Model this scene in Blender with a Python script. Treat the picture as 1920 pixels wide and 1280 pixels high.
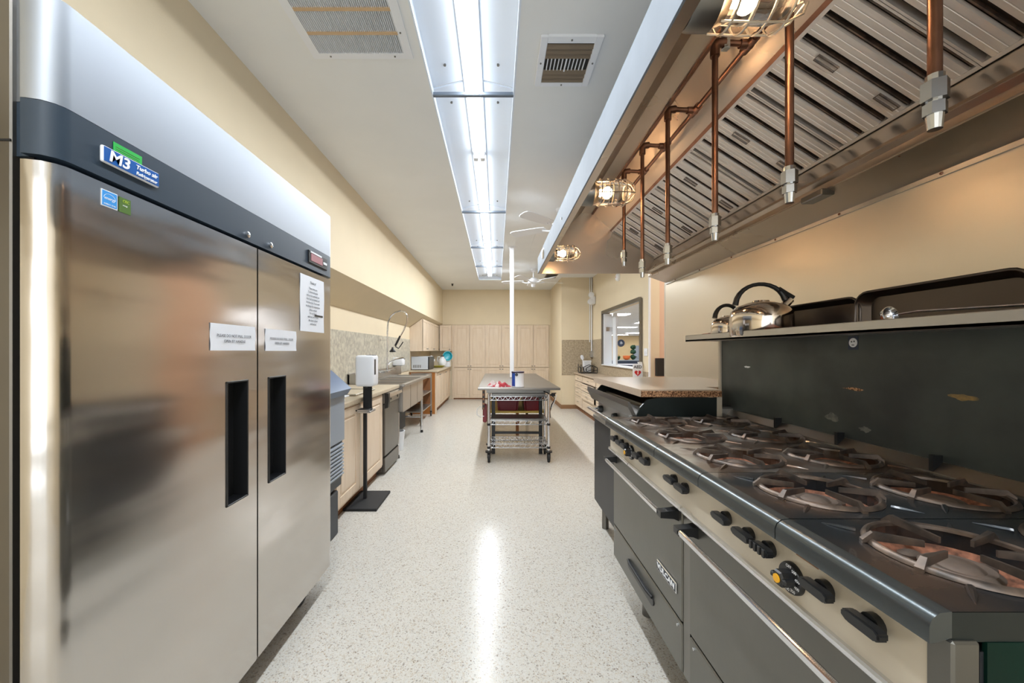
import bpy, bmesh, math, random
from mathutils import Vector, Matrix
random.seed(7)
S = bpy.context.scene
for o in list(bpy.data.objects): bpy.data.objects.remove(o)
COL = S.collection
# ---------------------------------------------------------------- camera, world, exposure
F, H, ZC, YB = 740.0, 1.30, 2.961, 10.69
cam = bpy.data.objects.new('camera', bpy.data.cameras.new('camera')); COL.objects.link(cam)
cam.location = (0, 0, H); cam.rotation_euler = (math.pi/2, 0, 0)
cam.data.sensor_width = 36; cam.data.lens = F/1920*36
cam.data.shift_x = 29/1920; cam.data.shift_y = 18/1920; cam.data.clip_start = 0.02
S.camera = cam
w = bpy.data.worlds.new('world'); S.world = w; w.use_nodes = True
w.node_tree.nodes['Background'].inputs[0].default_value = (0.8, 0.85, 0.9, 1)
w.node_tree.nodes['Background'].inputs[1].default_value = 0.5
TUBE, BULB, HALL = 3.2, 75.0, 12.0         # emission of the ceiling tubes, hood bulbs, hall panels
S.view_settings.view_transform = 'Standard'; S.view_settings.look = 'None'
S.view_settings.gamma = 1; S.view_settings.use_curve_mapping = False
S.view_settings.exposure = 0.58

def area(name, loc, sx, sy, power, col, rot=(0, 0, 0)):
    l = bpy.data.lights.new(name, 'AREA'); l.shape = 'RECTANGLE'; l.size = sx; l.size_y = sy; l.energy = power; l.color = col
    o = bpy.data.objects.new(name, l); COL.objects.link(o); o.location = loc; o.rotation_euler = rot; o['kind'] = 'helper'; return o
# light given downwards by each pair of ceiling tubes (face of the tubes, shining down)
for a_, b_ in ((-2.5, -.9), (-.9, 1.0), (1.0, 3.49), (3.49, 6.2), (6.2, 8.95)):
    area('tube_light', (-.152, (a_+b_)/2, ZC+.036), .09, b_-a_-.08, (8 if b_ < 4 else 13 if b_ < 7 else 19)*(b_-a_), (.90, .955, 1.0))
# added fill light behind the camera, brightens the whole room
area('added_rear_fill', (-.1, -3.3, 1.5), 3.4, 2.8, 55, (.93, .97, 1.0), (math.radians(90), 0, 0))
# added fill light in the side hallway, brightens the room from the right
area('added_hallway_fill', (2.7, 4.6, ZC-.03), .6, 1.2, 12, (1.0, .96, .9))

# ---------------------------------------------------------------- materials
def lin(c):
    return tuple(((v/255)/12.92 if v/255 <= .04045 else ((v/255+.055)/1.055)**2.4) for v in c)+(1,)
class N:
    def __init__(s, name):
        s.m = bpy.data.materials.new(name); s.m.use_nodes = True
        s.t = s.m.node_tree; s.b = s.t.nodes['Principled BSDF']
    def n(s, typ, **kw):
        x = s.t.nodes.new(typ)
        for k, v in kw.items():
            if k.startswith('_'): x.inputs[k[1:]].default_value = v
            else: setattr(x, k, v)
        return x
    def l(s, a, b): s.t.links.new(a, b)
    def set(s, **kw):
        for k, v in kw.items(): s.b.inputs[k.replace('_', ' ')].default_value = v
def co(n, scale=(1, 1, 1)):
    tc = n.n('ShaderNodeTexCoord'); mp = n.n('ShaderNodeMapping'); mp.inputs['Scale'].default_value = scale
    n.l(tc.outputs['Object'], mp.inputs['Vector']); return mp.outputs[0]
def mat(name, c, rough=.5, metal=0, spec=.5, noise=0, nscale=8, c2=None, bump=0, bscale=60, coat=0, stretch=(1, 1, 1), rvar=0, emit=0, ecol=None, trans=0, detail=4, lo=.35, hi=.65):
    n = N(name); n.set(Base_Color=lin(c), Roughness=rough, Metallic=metal, Specular_IOR_Level=spec, Coat_Weight=coat)
    if emit:
        n.set(Emission_Color=lin(ecol or c), Emission_Strength=emit)
    if trans: n.set(Transmission_Weight=trans)
    if c2 or noise or rvar:
        v = co(n, stretch)
        t = n.n('ShaderNodeTexNoise', _Scale=nscale, _Detail=detail); n.l(v, t.inputs['Vector'])
        r = n.n('ShaderNodeValToRGB'); r.color_ramp.elements[0].position = lo; r.color_ramp.elements[1].position = hi
        a = lin(c2) if c2 else tuple(x*(1-noise) for x in lin(c)[:3])+(1,)
        r.color_ramp.elements[0].color = lin(c); r.color_ramp.elements[1].color = a
        n.l(t.outputs['Fac'], r.inputs[0]); n.l(r.outputs[0], n.b.inputs['Base Color'])
        if rvar:
            mr = n.n('ShaderNodeMapRange'); mr.inputs['To Min'].default_value = rough; mr.inputs['To Max'].default_value = rough+rvar
            n.l(t.outputs['Fac'], mr.inputs['Value']); n.l(mr.outputs[0], n.b.inputs['Roughness'])
    if bump:
        v = co(n, stretch)
        t = n.n('ShaderNodeTexNoise', _Scale=bscale, _Detail=2); n.l(v, t.inputs['Vector'])
        b = n.n('ShaderNodeBump', _Strength=bump, _Distance=.02); n.l(t.outputs['Fac'], b.inputs['Height']); n.l(b.outputs[0], n.b.inputs['Normal'])
    return n.m
M = {}
M['wall'] = mat('cream_paint', (230, 214, 184), .75, noise=.03, nscale=3, bump=.05, bscale=200)
M['wall_far'] = mat('tan_paint', (214, 190, 146), .8, noise=.03, nscale=3)
M['pink'] = mat('pinkish_paint', (228, 196, 170), .7)
M['ceiling'] = mat('ceiling_paint', (240, 241, 240), .8, noise=.04, nscale=1.5)
M['white'] = mat('white_enamel', (238, 240, 244), .35)
M['reflector'] = mat('fixture_white', (232, 240, 250), .45)
M['base'] = mat('brown_baseboard', (150, 112, 78), .6)
M['cab'] = mat('pickled_maple', (230, 211, 188), .42, c2=(222, 201, 176), nscale=5, stretch=(6, 6, .6))
M['cab_side'] = mat('raw_particle_side', (186, 118, 52), .6, noise=.15, nscale=6)
M['counter'] = mat('tan_laminate', (196, 176, 154), .28, c2=(184, 164, 142), nscale=150)
M['counter_l'] = mat('beige_laminate', (206, 192, 168), .3, c2=(188, 172, 148), nscale=90)
M['stone'] = mat('speckled_backsplash', (204, 198, 180), .35, c2=(166, 160, 146), nscale=22, detail=8)
M['stone_r'] = mat('speckled_backsplash_tan', (190, 174, 148), .4, c2=(158, 142, 118), nscale=30, detail=8)
M['chipboard'] = mat('chipboard_edge', (196, 150, 110), .85, c2=(96, 62, 40), nscale=170, detail=1, lo=.42, hi=.58)
M['steel'] = mat('brushed_stainless', (186, 184, 180), .3, 1, bump=.02, bscale=40, stretch=(1, 1, 30), rvar=.08, nscale=5)
M['body_steel'] = mat('body_stainless', (128, 124, 118), .4, 1, bump=.01, bscale=60)
M['steel_light'] = mat('satin_stainless_front', (168, 173, 180), .45, 1)
M['steel_dark'] = mat('dark_stainless', (132, 130, 126), .34, 1, noise=.1, nscale=4)
M['sink_steel'] = mat('sink_steel', (206, 198, 188), .4, .85)
M['chrome'] = mat('chrome', (222, 224, 228), .14, 1)
M['table_top'] = mat('table_stainless', (140, 135, 129), .34, .9, noise=.06, nscale=3)
M['wall_steel'] = mat('stainless_wall_sheet', (226, 216, 198), .30, .75, noise=.06, nscale=1.2, bump=.05, bscale=3, rvar=.1)
M['hood'] = mat('hood_stainless', (196, 184, 170), .25, 1, bump=.16, bscale=2.4, rvar=.06, nscale=2)
M['hood_front'] = mat('hood_front_strip', (112, 122, 134), .55, .3, noise=.18, nscale=5)
M['baffle'] = mat('filter_baffle_steel', (224, 217, 210), .4, .65, noise=.05, nscale=3, stretch=(1, 30, 1))
M['gap'] = mat('filter_gap_dark', (44, 34, 28), .6)
M['copper'] = mat('aged_copper_pipe', (146, 108, 88), .36, .9, c2=(112, 80, 64), nscale=9, rvar=.1)
M['zinc'] = mat('zinc_fitting', (196, 198, 200), .25, 1)
M['black'] = mat('black_plastic', (26, 27, 29), .35)
M['blackmat'] = mat('black_matte', (30, 31, 33), .6)
M['gasket'] = mat('door_gasket', (14, 14, 15), .7)
M['band'] = mat('blue_black_band', (44, 58, 72), .42)
M['enamel'] = mat('black_enamel', (32, 38, 37), .3, spec=.3)
M['cast'] = mat('cast_iron', (78, 72, 68), .28, .6, c2=(120, 104, 92), nscale=25, rvar=.15)
M['rust'] = mat('rusty_burner', (176, 116, 88), .75, c2=(96, 62, 46), nscale=60, bump=.06, bscale=120)
M['burner'] = mat('burner_cap', (122, 108, 98), .55, .4, noise=.2, nscale=30)
M['cooktop'] = mat('stained_cooktop', (50, 54, 58), .2, .5, c2=(96, 78, 66), nscale=5.5, coat=.3, rvar=.12, detail=8, lo=.46, hi=.62)
M['cooktop_grey'] = mat('stained_cooktop_sheen', (150, 146, 140), .26, .7, c2=(98, 78, 64), nscale=6, coat=.2, rvar=.12, detail=8, lo=.42, hi=.58)  # pale grey paints the reflections on the far sections; the brown is stain
M['nosing'] = mat('nosing_steel', (92, 98, 100), .26, .75, noise=.1, nscale=6)
M['panel'] = mat('cream_control_panel', (206, 196, 178), .36, .25, noise=.08, nscale=5)
M['oven'] = mat('oven_door_steel', (116, 115, 110), .36, .8, noise=.08, nscale=4, bump=.01, bscale=60)
M['oven_side'] = mat('dark_cabinet_steel', (58, 60, 64), .42, .6, noise=.15, nscale=5)
M['backguard'] = mat('black_backguard', (80, 88, 84), .34, .1, c2=(42, 46, 46), nscale=2.2, rvar=.15, detail=8)
M['scrape'] = mat('worn_scrape', (150, 120, 66), .5, c2=(84, 78, 60), nscale=40)
M['smudge'] = mat('pale_smudge', (112, 112, 106), .5, c2=(66, 70, 68), nscale=45)
M['rear'] = mat('grey_paint', (168, 168, 166), .8)
M['side_green_sheen'] = mat('black_side_green_sheen', (6, 40, 32), .4, .0, spec=.12, c2=(16, 22, 20), nscale=3)  # black enamel with a green reflection put into its colour
M['micro'] = mat('silver_microwave', (206, 212, 220), .4, .2)
M['ice_grey'] = mat('bluegrey_plastic', (150, 158, 168), .4)
M['ice_blue'] = mat('blue_hood_plastic', (62, 88, 124), .3)
M['ice_dark'] = mat('dark_base_plastic', (54, 60, 66), .45)
M['paper'] = mat('paper', (238, 240, 246), .6)
M['ink'] = mat('ink', (70, 72, 78), .7)
M['blue'] = mat('badge_blue', (24, 92, 172), .3)
M['sky'] = mat('sticker_blue', (64, 156, 232), .35)
M['green'] = mat('sticker_green', (22, 178, 66), .45)
M['olive'] = mat('sticker_olive', (78, 112, 38), .45)
M['lime'] = mat('ink_lime', (200, 226, 60), .5)
M['whiteink'] = mat('white_ink', (244, 246, 250), .5)
M['red'] = mat('red_print', (200, 28, 34), .45)
M['maroon'] = mat('maroon_plastic', (122, 32, 44), .32)
M['yellow'] = mat('yellow_board', (206, 178, 84), .5)
M['amber'] = mat('amber_dot', (232, 170, 30), .4)
M['wood'] = mat('brown_wood', (138, 90, 52), .55, noise=.2, nscale=5, stretch=(1, 1, .2))
M['cloth'] = mat('red_white_cloth', (204, 190, 188), .8, c2=(158, 36, 46), nscale=11, lo=.44, hi=.50)
M['can_blue'] = mat('can_blue', (34, 78, 168), .35)
M['teal'] = mat('teal_ceramic', (48, 170, 188), .25)
M['purple'] = mat('dark_purple', (52, 38, 62), .4)
M['yelgreen'] = mat('yellow_green', (176, 168, 66), .5)
M['leaf'] = mat('leaf_green', (20, 58, 32), .8)
M['orange'] = mat('orange_planter', (220, 112, 52), .5)
M['navy'] = mat('navy_front', (44, 54, 76), .5)
M['hallfloor'] = mat('hall_floor', (150, 148, 146), .5)
M['glass'] = mat('lamp_glass', (255, 250, 240), .02, trans=1)
M['vent_dark'] = mat('vent_inside', (40, 36, 32), .8)
M['vent_brown'] = mat('vent_stained', (206, 176, 138), .6)
M['slat'] = mat('vent_slat', (128, 112, 92), .6)
M['screen'] = mat('red_display', (150, 110, 118), .3, emit=.12, ecol=(190, 70, 70))
M['tube'] = mat('tube_light', (255, 255, 255), .5, emit=TUBE, ecol=(238, 246, 255))
M['bulb'] = mat('bulb_light', (255, 240, 220), .5, emit=BULB, ecol=(255, 208, 160))
M['halllight'] = mat('hall_light', (255, 255, 255), .5, emit=HALL, ecol=(250, 252, 255))
M['wire'] = mat('galvanised_wire', (216, 210, 200), .3, .9)
M['pan'] = mat('dark_pan', (86, 78, 72), .32, .9, noise=.1, nscale=4)
def terrazzo():
    n = N('terrazzo_floor'); n.set(Roughness=.2, Specular_IOR_Level=.17, Coat_Weight=.03, Coat_Roughness=.06)
    v = co(n)
    def layer(scale, stops):
        t = n.n('ShaderNodeTexVoronoi', _Scale=scale); n.l(v, t.inputs['Vector'])
        sp = n.n('ShaderNodeSeparateColor'); n.l(t.outputs['Color'], sp.inputs[0])
        r = n.n('ShaderNodeValToRGB'); r.color_ramp.interpolation = 'CONSTANT'
        els = r.color_ramp.elements
        els[0].position = 0; els[0].color = lin(stops[0][1])
        els[1].position = stops[1][0]; els[1].color = lin(stops[1][1])
        for p, c in stops[2:]:
            e = els.new(p); e.color = lin(c)
        n.l(sp.outputs[0], r.inputs[0]); return r.outputs[0]
    a = layer(240, [(0, (206, 202, 193)), (.42, (213, 210, 203)), (.66, (200, 192, 178)), (.80, (190, 172, 148)), (.87, (206, 206, 202)), (.93, (122, 104, 88)), (.965, (164, 158, 150))])
    b = layer(130, [(0, (206, 202, 193)), (.5, (212, 208, 200)), (.88, (182, 168, 148)), (.955, (116, 100, 86))])
    mx = n.n('ShaderNodeMix', data_type='RGBA'); mx.inputs[0].default_value = .4
    n.l(a, mx.inputs[6]); n.l(b, mx.inputs[7]); n.l(mx.outputs[2], n.b.inputs['Base Color'])
    return n.m
M['floor'] = terrazzo()

# ---------------------------------------------------------------- geometry helpers
class MB:
    def __init__(s): s.b = bmesh.new()
    def box(s, x0, x1, y0, y1, z0, z1, bev=0, seg=1):
        g = bmesh.ops.create_cube(s.b, size=1)['verts']
        for v in g:
            v.co = Vector(((x0+x1)/2+v.co.x*abs(x1-x0), (y0+y1)/2+v.co.y*abs(y1-y0), (z0+z1)/2+v.co.z*abs(z1-z0)))
        if bev:
            e = list({e for v in g for e in v.link_edges})
            bmesh.ops.bevel(s.b, geom=e, offset=bev, segments=seg, affect='EDGES', profile=.5)
        return s
    def cyl(s, p0, p1, r, seg=12, r2=None, caps=True):
        p0, p1 = Vector(p0), Vector(p1); d = p1-p0
        g = bmesh.ops.create_cone(s.b, cap_ends=caps, segments=seg, radius1=r, radius2=r if r2 is None else r2, depth=d.length)['verts']
        m = Matrix.Translation((p0+p1)/2) @ d.to_track_quat('Z', 'Y').to_matrix().to_4x4()
        for v in g: v.co = m @ v.co
        return s
    def tube(s, pts, r, seg=8, closed=False):
        pts = [Vector(p) for p in pts]; n = len(pts); rings = []
        up = None
        for i, p in enumerate(pts):
            a = pts[(i-1) % n] if (closed or i > 0) else p
            c = pts[(i+1) % n] if (closed or i < n-1) else p
            d = (c-a).normalized()
            if up is None:
                up = d.orthogonal().normalized()
            up = (up - d*up.dot(d))
            up = up.normalized() if up.length > 1e-6 else d.orthogonal().normalized()
            q = d.cross(up)
            rr = r[i] if isinstance(r, (list, tuple)) else r
            rings.append([s.b.verts.new(p+(up*math.cos(2*math.pi*k/seg)+q*math.sin(2*math.pi*k/seg))*rr) for k in range(seg)])
        m = n if closed else n-1
        for i in range(m):
            A, B = rings[i], rings[(i+1) % n]
            for k in range(seg):
                try: s.b.faces.new((A[k], A[(k+1) % seg], B[(k+1) % seg], B[k]))
                except ValueError: pass
        if not closed:
            s.b.faces.new(rings[0][::-1]); s.b.faces.new(rings[-1])
        return s
    def prism(s, prof, axis, a0, a1):
        def P(u, v, a): return {'x': (a, u, v), 'y': (u, a, v), 'z': (u, v, a)}[axis]
        A = [s.b.verts.new(P(u, v, a0)) for u, v in prof]; B = [s.b.verts.new(P(u, v, a1)) for u, v in prof]
        n = len(prof)
        for i in range(n): s.b.faces.new((A[i], A[(i+1) % n], B[(i+1) % n], B[i]))
        s.b.faces.new(A[::-1]); s.b.faces.new(B)
        return s
    def lathe(s, prof, c, seg=24, axis='z', cap=True):
        c = Vector(c); rings = []
        for r, h in prof:
            ring = []
            for k in range(seg):
                t = 2*math.pi*k/seg; a, b = r*math.cos(t), r*math.sin(t)
                ring.append(s.b.verts.new(c+Vector({'z': (a, b, h), 'x': (h, a, b), 'y': (a, h, b)}[axis])))
            rings.append(ring)
        for A, B in zip(rings, rings[1:]):
            for k in range(seg): s.b.faces.new((A[k], A[(k+1) % seg], B[(k+1) % seg], B[k]))
        if cap and prof[0][0] > 1e-5: s.b.faces.new(rings[0][::-1])
        if cap and prof[-1][0] > 1e-5: s.b.faces.new(rings[-1])
        bmesh.ops.remove_doubles(s.b, verts=[v for g in rings for v in g], dist=1e-6)
        return s
    def ball(s, c, r, sc=(1, 1, 1), seg=16):
        g = bmesh.ops.create_uvsphere(s.b, u_segments=seg, v_segments=seg//2, radius=r)['verts']
        for v in g: v.co = Vector(c)+Vector((v.co.x*sc[0], v.co.y*sc[1], v.co.z*sc[2]))
        return s
    def quad(s, pts):
        s.b.faces.new([s.b.verts.new(p) for p in pts]); return s
ORG = {}
def build(name, mb, m, parent=None, smooth=False, label=None, kind=None):
    bm = mb.b; bmesh.ops.recalc_face_normals(bm, faces=bm.faces)
    org = ORG.get(parent.name, Vector()) if parent else Vector()
    if org.length: bmesh.ops.translate(bm, verts=bm.verts, vec=-org)
    me = bpy.data.meshes.new(name); bm.to_mesh(me); bm.free()
    me.materials.append(M[m] if isinstance(m, str) else m)
    if smooth:
        me.polygons.foreach_set('use_smooth', [True]*len(me.polygons))
        try: me.set_sharp_from_angle(angle=math.radians(38))
        except Exception: pass
    o = bpy.data.objects.new(name, me); COL.objects.link(o)
    if parent: o.parent = parent; ORG[o.name] = org
    if label: o['label'] = label
    if kind: o['kind'] = kind
    return o
def thing(name, label, cat, loc, group=None):
    o = bpy.data.objects.new(name, None); COL.objects.link(o); o.location = loc; o.empty_display_size = .1
    o['label'] = label; o['category'] = cat
    if group: o['group'] = group
    ORG[o.name] = Vector(loc); return o
def tag(o, label, cat, group=None):
    o['label'] = label; o['category'] = cat
    if group: o['group'] = group
    return o
def struct(name, mb, m, **k):
    return build(name, mb, m, kind='structure', **k)
def dup(root, loc, label=None, group=None, rotz=None, keep=None):
    r = root.copy(); COL.objects.link(r); r.location = loc
    if rotz is not None: r.rotation_euler = (0, 0, rotz)
    if label: r['label'] = label
    if group: r['group'] = group
    for ch in list(root.children):
        c = ch.copy(); COL.objects.link(c); c.parent = r
        for g in ch.children:
            d = g.copy(); COL.objects.link(d); d.parent = c
    return r
FACE = {'+x': ((0, 1, 0), (0, 0, 1), (1, 0, 0)), '-x': ((0, -1, 0), (0, 0, 1), (-1, 0, 0)), '-y': ((1, 0, 0), (0, 0, 1), (0, -1, 0))}
def text(name, s, loc, size, face, m, parent, ext=.0006, align='CENTER', sx=1, font_off=0, tilt=0, shear=0):
    cu = bpy.data.curves.new(name, 'FONT'); cu.body = s; cu.size = size; cu.align_x = align; cu.align_y = 'CENTER'
    cu.extrude = ext; cu.offset = font_off; cu.shear = shear; cu.resolution_u = 3; cu.materials.append(M[m])
    o = bpy.data.objects.new(name, cu); COL.objects.link(o)
    a, b, c = FACE[face]
    R = Matrix((a, b, c)).transposed().to_4x4()
    bpy.context.view_layer.update()
    me = bpy.data.meshes.new_from_object(o.evaluated_get(bpy.context.evaluated_depsgraph_get())); me.name = name
    bpy.data.objects.remove(o); bpy.data.curves.remove(cu)
    me.transform(Matrix.Translation(Vector(loc)-ORG[parent.name]) @ R @ Matrix.Diagonal((sx, 1, 1, 1)))
    o = bpy.data.objects.new(name, me); COL.objects.link(o); o.parent = parent
    return o
def door_mb(face, a0, a1, z0, z1, d, t=.02, fr=.055):
    """raised-panel door; face '+x','-x','-y'; d is the plane of its front."""
    mb = MB(); sgn = {'+x': 1, '-x': -1, '-y': -1}[face]
    def bx(u0, u1, w0, w1, q0, q1, bev=0):
        if face == '-y': mb.box(u0, u1, min(q0, q1), max(q0, q1), w0, w1, bev)
        else: mb.box(min(q0, q1), max(q0, q1), u0, u1, w0, w1, bev)
    bx(a0, a1, z0, z1, d-sgn*t, d-sgn*.009)
    bx(a0, a0+fr, z0, z1, d-sgn*t, d, .002); bx(a1-fr, a1, z0, z1, d-sgn*t, d, .002)
    bx(a0+fr, a1-fr, z0, z0+fr, d-sgn*t, d, .002); bx(a0+fr, a1-fr, z1-fr, z1, d-sgn*t, d, .002)
    g = .018
    if a1-a0 > 2*fr+3*g and z1-z0 > 2*fr+3*g:
        bx(a0+fr+g, a1-fr-g, z0+fr+g, z1-fr-g, d-sgn*t, d-sgn*.001, .005)
    return mb
def knob(face, a, z, d, parent, r=.012):
    s = {'+x': 1, '-x': -1, '-y': -1}[face]
    mb = MB(); ax = 'y' if face == '-y' else 'x'
    prof = [(0, s*.024), (r*.8, s*.022), (r, s*.016), (r*.5, s*.008), (r*.5, 0)]
    mb.lathe(prof, (a, d, z) if ax == 'y' else (d, a, z), 10, ax)
    return build('knob', mb, 'steel_dark', parent, True)

# ---------------------------------------------------------------- room shell
struct('floor', MB().box(-1.95, 3.7, -3.4, 10.85, -.05, 0), 'floor')
struct('floor_hall', MB().box(3.7, 18, 5.57, 31, -.05, 0).box(2.3, 3.7, 10.85, 31, -.05, 0), 'hallfloor')
struct('wall_left', MB().box(-1.95, -1.803, -3.4, 10.85, 0, 1.83), 'wall')
struct('wall_left_soffit', MB().prism([(-1.95, 1.80), (-1.803, 1.803), (-1.521, 1.997), (-1.462, 2.037), (-1.462, ZC), (-1.95, ZC)], 'y', -3.4, 10.85), 'wall')
struct('wall_back', MB().box(-1.8, 1.5, YB+.02, YB+.15, 0, ZC).box(-1.462, 1.47, YB, YB+.02, 2.012, ZC), 'wall')
struct('wall_back_right', MB().box(1.465, 2.3, 8.91, YB+.15, 0, ZC), 'wall')
struct('wall_right', MB().box(2.17, 2.3, 5.57, 5.90, 0, ZC).box(2.17, 2.3, 7.99, 8.91, 0, ZC).box(2.17, 2.3, 5.90, 7.99, 0, 1.03).box(2.17, 2.3, 5.90, 7.99, 2.07, ZC), 'wall')
struct('wall_hallway', MB().box(2.172, 18, 5.58, 5.72, 0, ZC), 'pink')
struct('wall_right_near', MB().box(1.62, 1.76, -3.4, 3.76, 0, ZC), 'wall')
struct('wall_side_hallway', MB().box(3.6, 3.7, 3.6, 5.57, 0, ZC).box(1.76, 3.7, 3.5, 3.6, 0, ZC), 'pink')
struct('wall_behind_camera', MB().box(-1.95, 1.76, -3.5, -3.4, 0, ZC), 'rear')
mb_ = MB()
for x_ in (-1.79, -.66, .47, 1.6): mb_.box(x_-.03, x_+.03, -3.33, -3.27, .06, 2.92)
for z_ in (.08, 2.1, 2.9): mb_.box(-1.8, 1.6, -3.32, -3.28, z_-.03, z_+.03)
struct('added_rear_frame', mb_, 'white')  # unseen frame, added only to go round the rear fill light
FX0, FX1, FY0, FY1 = -.415, .112, -2.6, 9.21
struct('ceiling', MB().box(-1.462, FX0, -3.4, 10.85, ZC, ZC+.2).box(FX1, 3.7, -3.4, 10.85, ZC, ZC+.2)
       .box(FX0, FX1, -3.4, FY0, ZC, ZC+.2).box(FX0, FX1, FY1, 10.85, ZC, ZC+.2), 'ceiling')
struct('wall_hall_far', MB().box(2.3, 18, 30, 30.1, 0, 2.46), 'wall_far')
struct('wall_hall_left', MB().box(2.2, 2.3, 10.85, 30, 0, 2.5), 'wall_far')
struct('wall_hall_right', MB().box(18, 18.1, 5.6, 30, 0, 2.5), 'wall_far')
struct('ceiling_hall', MB().box(2.3, 18, 5.72, 30, 2.46, 2.5), 'ceiling')
struct('trim_1', MB().box(1.452, 1.466, 8.9, YB, 0, .09).box(1.452, 1.9, 8.896, 8.91, 0, .09), 'base')
struct('trim_2', MB().box(2.15, 2.172, 5.555, 5.585, 0, ZC), 'white')
struct('trim_3', MB().box(1.60, 1.63, 3.735, 3.765, 0, 2.0), 'panel')
struct('wall_panel_right', MB().box(1.60, 1.62, -3.3, 3.735, 0, 2.3), 'wall_steel')
struct('wall_left_backsplash', MB().box(-1.803, -1.795, 2.2, 8.19, .9, 1.54), 'stone')
struct('wall_back_right_backsplash', MB().box(1.472, 2.17, 8.902, 8.91, .76, 1.553), 'stone_r')
struct('wall_right_backsplash', MB().box(2.162, 2.17, 5.6, 5.9, .83, 1.0).box(2.162, 2.17, 5.9, 7.99, .83, 1.03).box(2.162, 2.17, 7.99, 8.9, .83, 1.553), 'stone_r')
# pass-through window
t = MB()
for a in [(5.86, 5.90, .99, 2.09), (7.99, 8.03, 1.03, 2.11)]: t.box(2.13, 2.165, a[0], a[1], a[2], a[3])
t.box(2.13, 2.165, 5.90, 7.99, 2.05, 2.11)
win = struct('window_1', t, 'steel_dark')
build('sill', MB().box(2.12, 2.34, 5.9, 7.99, 1.02, 1.035), 'white', win)
build('jamb', MB().box(2.165, 2.32, 7.93, 7.988, 1.035, 2.05), 'white', win)
sh = build('folding_shutter', MB().box(2.33, 2.37, 7.72, 7.925, 1.036, 2.05, .004), 'white', win)
build('hinge', MB().box(2.20, 2.34, 7.915, 7.93, 1.70, 1.78), 'zinc', sh)

# ---------------------------------------------------------------- ceiling light trough
L = thing('recessed_ceiling_light', 'long recessed white fluorescent trough running down the middle of the ceiling', 'ceiling light', ((FX0+FX1)/2, 3.5, ZC))
bars = [-1.9, .2, 2.57, 4.74, 6.36, 7.78]
edges = [FY0]+bars+[FY1]
build('housing', MB().box(FX0-.006, FX0+.004, FY0, FY1, ZC-.002, ZC+.13).box(FX1-.004, FX1+.006, FY0, FY1, ZC-.002, ZC+.13)
      .box(FX0, FX1, FY0-.005, FY0+.004, ZC-.002, ZC+.13).box(FX0, FX1, FY1-.004, FY1+.005, ZC-.002, ZC+.13), 'reflector', L)
CX = -.152
for a, b in zip(edges, edges[1:]):
    for s in (0, 1):
        m_ = MB()
        if s == 0: m_.prism([(FX0+.004, ZC+.05), (CX-.06, ZC+.10), (CX-.06, ZC+.11), (FX0+.004, ZC+.06)], 'y', a+.01, b-.01)
        else: m_.prism([(FX1-.004, ZC+.05), (CX+.06, ZC+.10), (CX+.06, ZC+.11), (FX1-.004, ZC+.06)], 'y', a+.01, b-.01)
        p = build('reflector_panel', m_, 'reflector', L)
        x = (FX0+CX-.06)/2 if s == 0 else (FX1+CX+.06)/2
        for y in (a+.18, b-.18):
            build('screw', MB().cyl((x, y, ZC+.066), (x, y, ZC+.078), .008, 8), 'steel_dark', p)
for y in bars: build('crossbar', MB().box(FX0, FX1, y-.014, y+.014, ZC-.004, ZC+.02, .004), 'hood_front', L)
build('tube_channel', MB().box(CX-.06, CX+.06, FY0+.02, FY1-.02, ZC+.085, ZC+.125), 'reflector', L)
ty = [-2.5, -.9, 1.0, 3.49, 6.2, 8.95]
for a, b in zip(ty, ty[1:]):
    tb = build('fluorescent_tube', MB().cyl((CX-.027, a+.04, ZC+.058), (CX-.027, b-.04, ZC+.058), .019, 12).cyl((CX+.027, a+.04, ZC+.058), (CX+.027, b-.04, ZC+.058), .019, 12), 'tube', L, True)
    build('tube_socket', MB().box(CX-.05, CX-.006, b-.035, b+.035, ZC+.03, ZC+.1, .005).box(CX+.006, CX+.05, b-.035, b+.035, ZC+.03, ZC+.1, .005), 'white', tb)
# return air grille
G = thing('return_air_grille', 'large white return air grille of fine slats with orange stains, left of ceiling light', 'vent', (-.74, 1.9, ZC))
gx0, gx1, gy0, gy1 = -1.03, -.47, 1.50, 2.235
t = MB().box(gx0, -.985, gy0, gy1, ZC-.008, ZC).box(-.515, gx1, gy0, gy1, ZC-.008, ZC).box(-.985, -.515, gy0, gy0+.045, ZC-.008, ZC).box(-.985, -.515, 2.195, gy1, ZC-.008, ZC)
build('frame', t, 'white', G)
rows = [1.545, 1.64, 1.775, 1.91, 2.055, 2.195]
for y in rows[1:-1]: build('crossbar', MB().box(-.985, -.515, y-.009, y+.009, ZC-.009, ZC-.001), 'vent_brown' if y > 1.85 else 'white', G)
t = MB()
for a, b in zip(rows, rows[1:]):
    for k in range(46):
        x = -.98+k*.01022
        t.quad([(x, a, ZC-.007), (x+.004, a, ZC-.001), (x+.004, b, ZC-.001), (x, b, ZC-.007)]).quad([(x, a, ZC-.007), (x-.0022, a, ZC-.007), (x-.0022, b, ZC-.007), (x, b, ZC-.007)])
build('slats', t, 'white', G, kind='stuff')
build('duct_opening', MB().box(-.985, -.515, 1.54, 2.2, ZC-.0006, ZC-.0002), 'vent_dark', G)
for x, y in ((-.93, 2.215), (-.57, 2.215), (-.5, 2.05)): build('screw', MB().cyl((x, y, ZC-.011), (x, y, ZC-.007), .005, 8), 'steel_dark', G)
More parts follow.
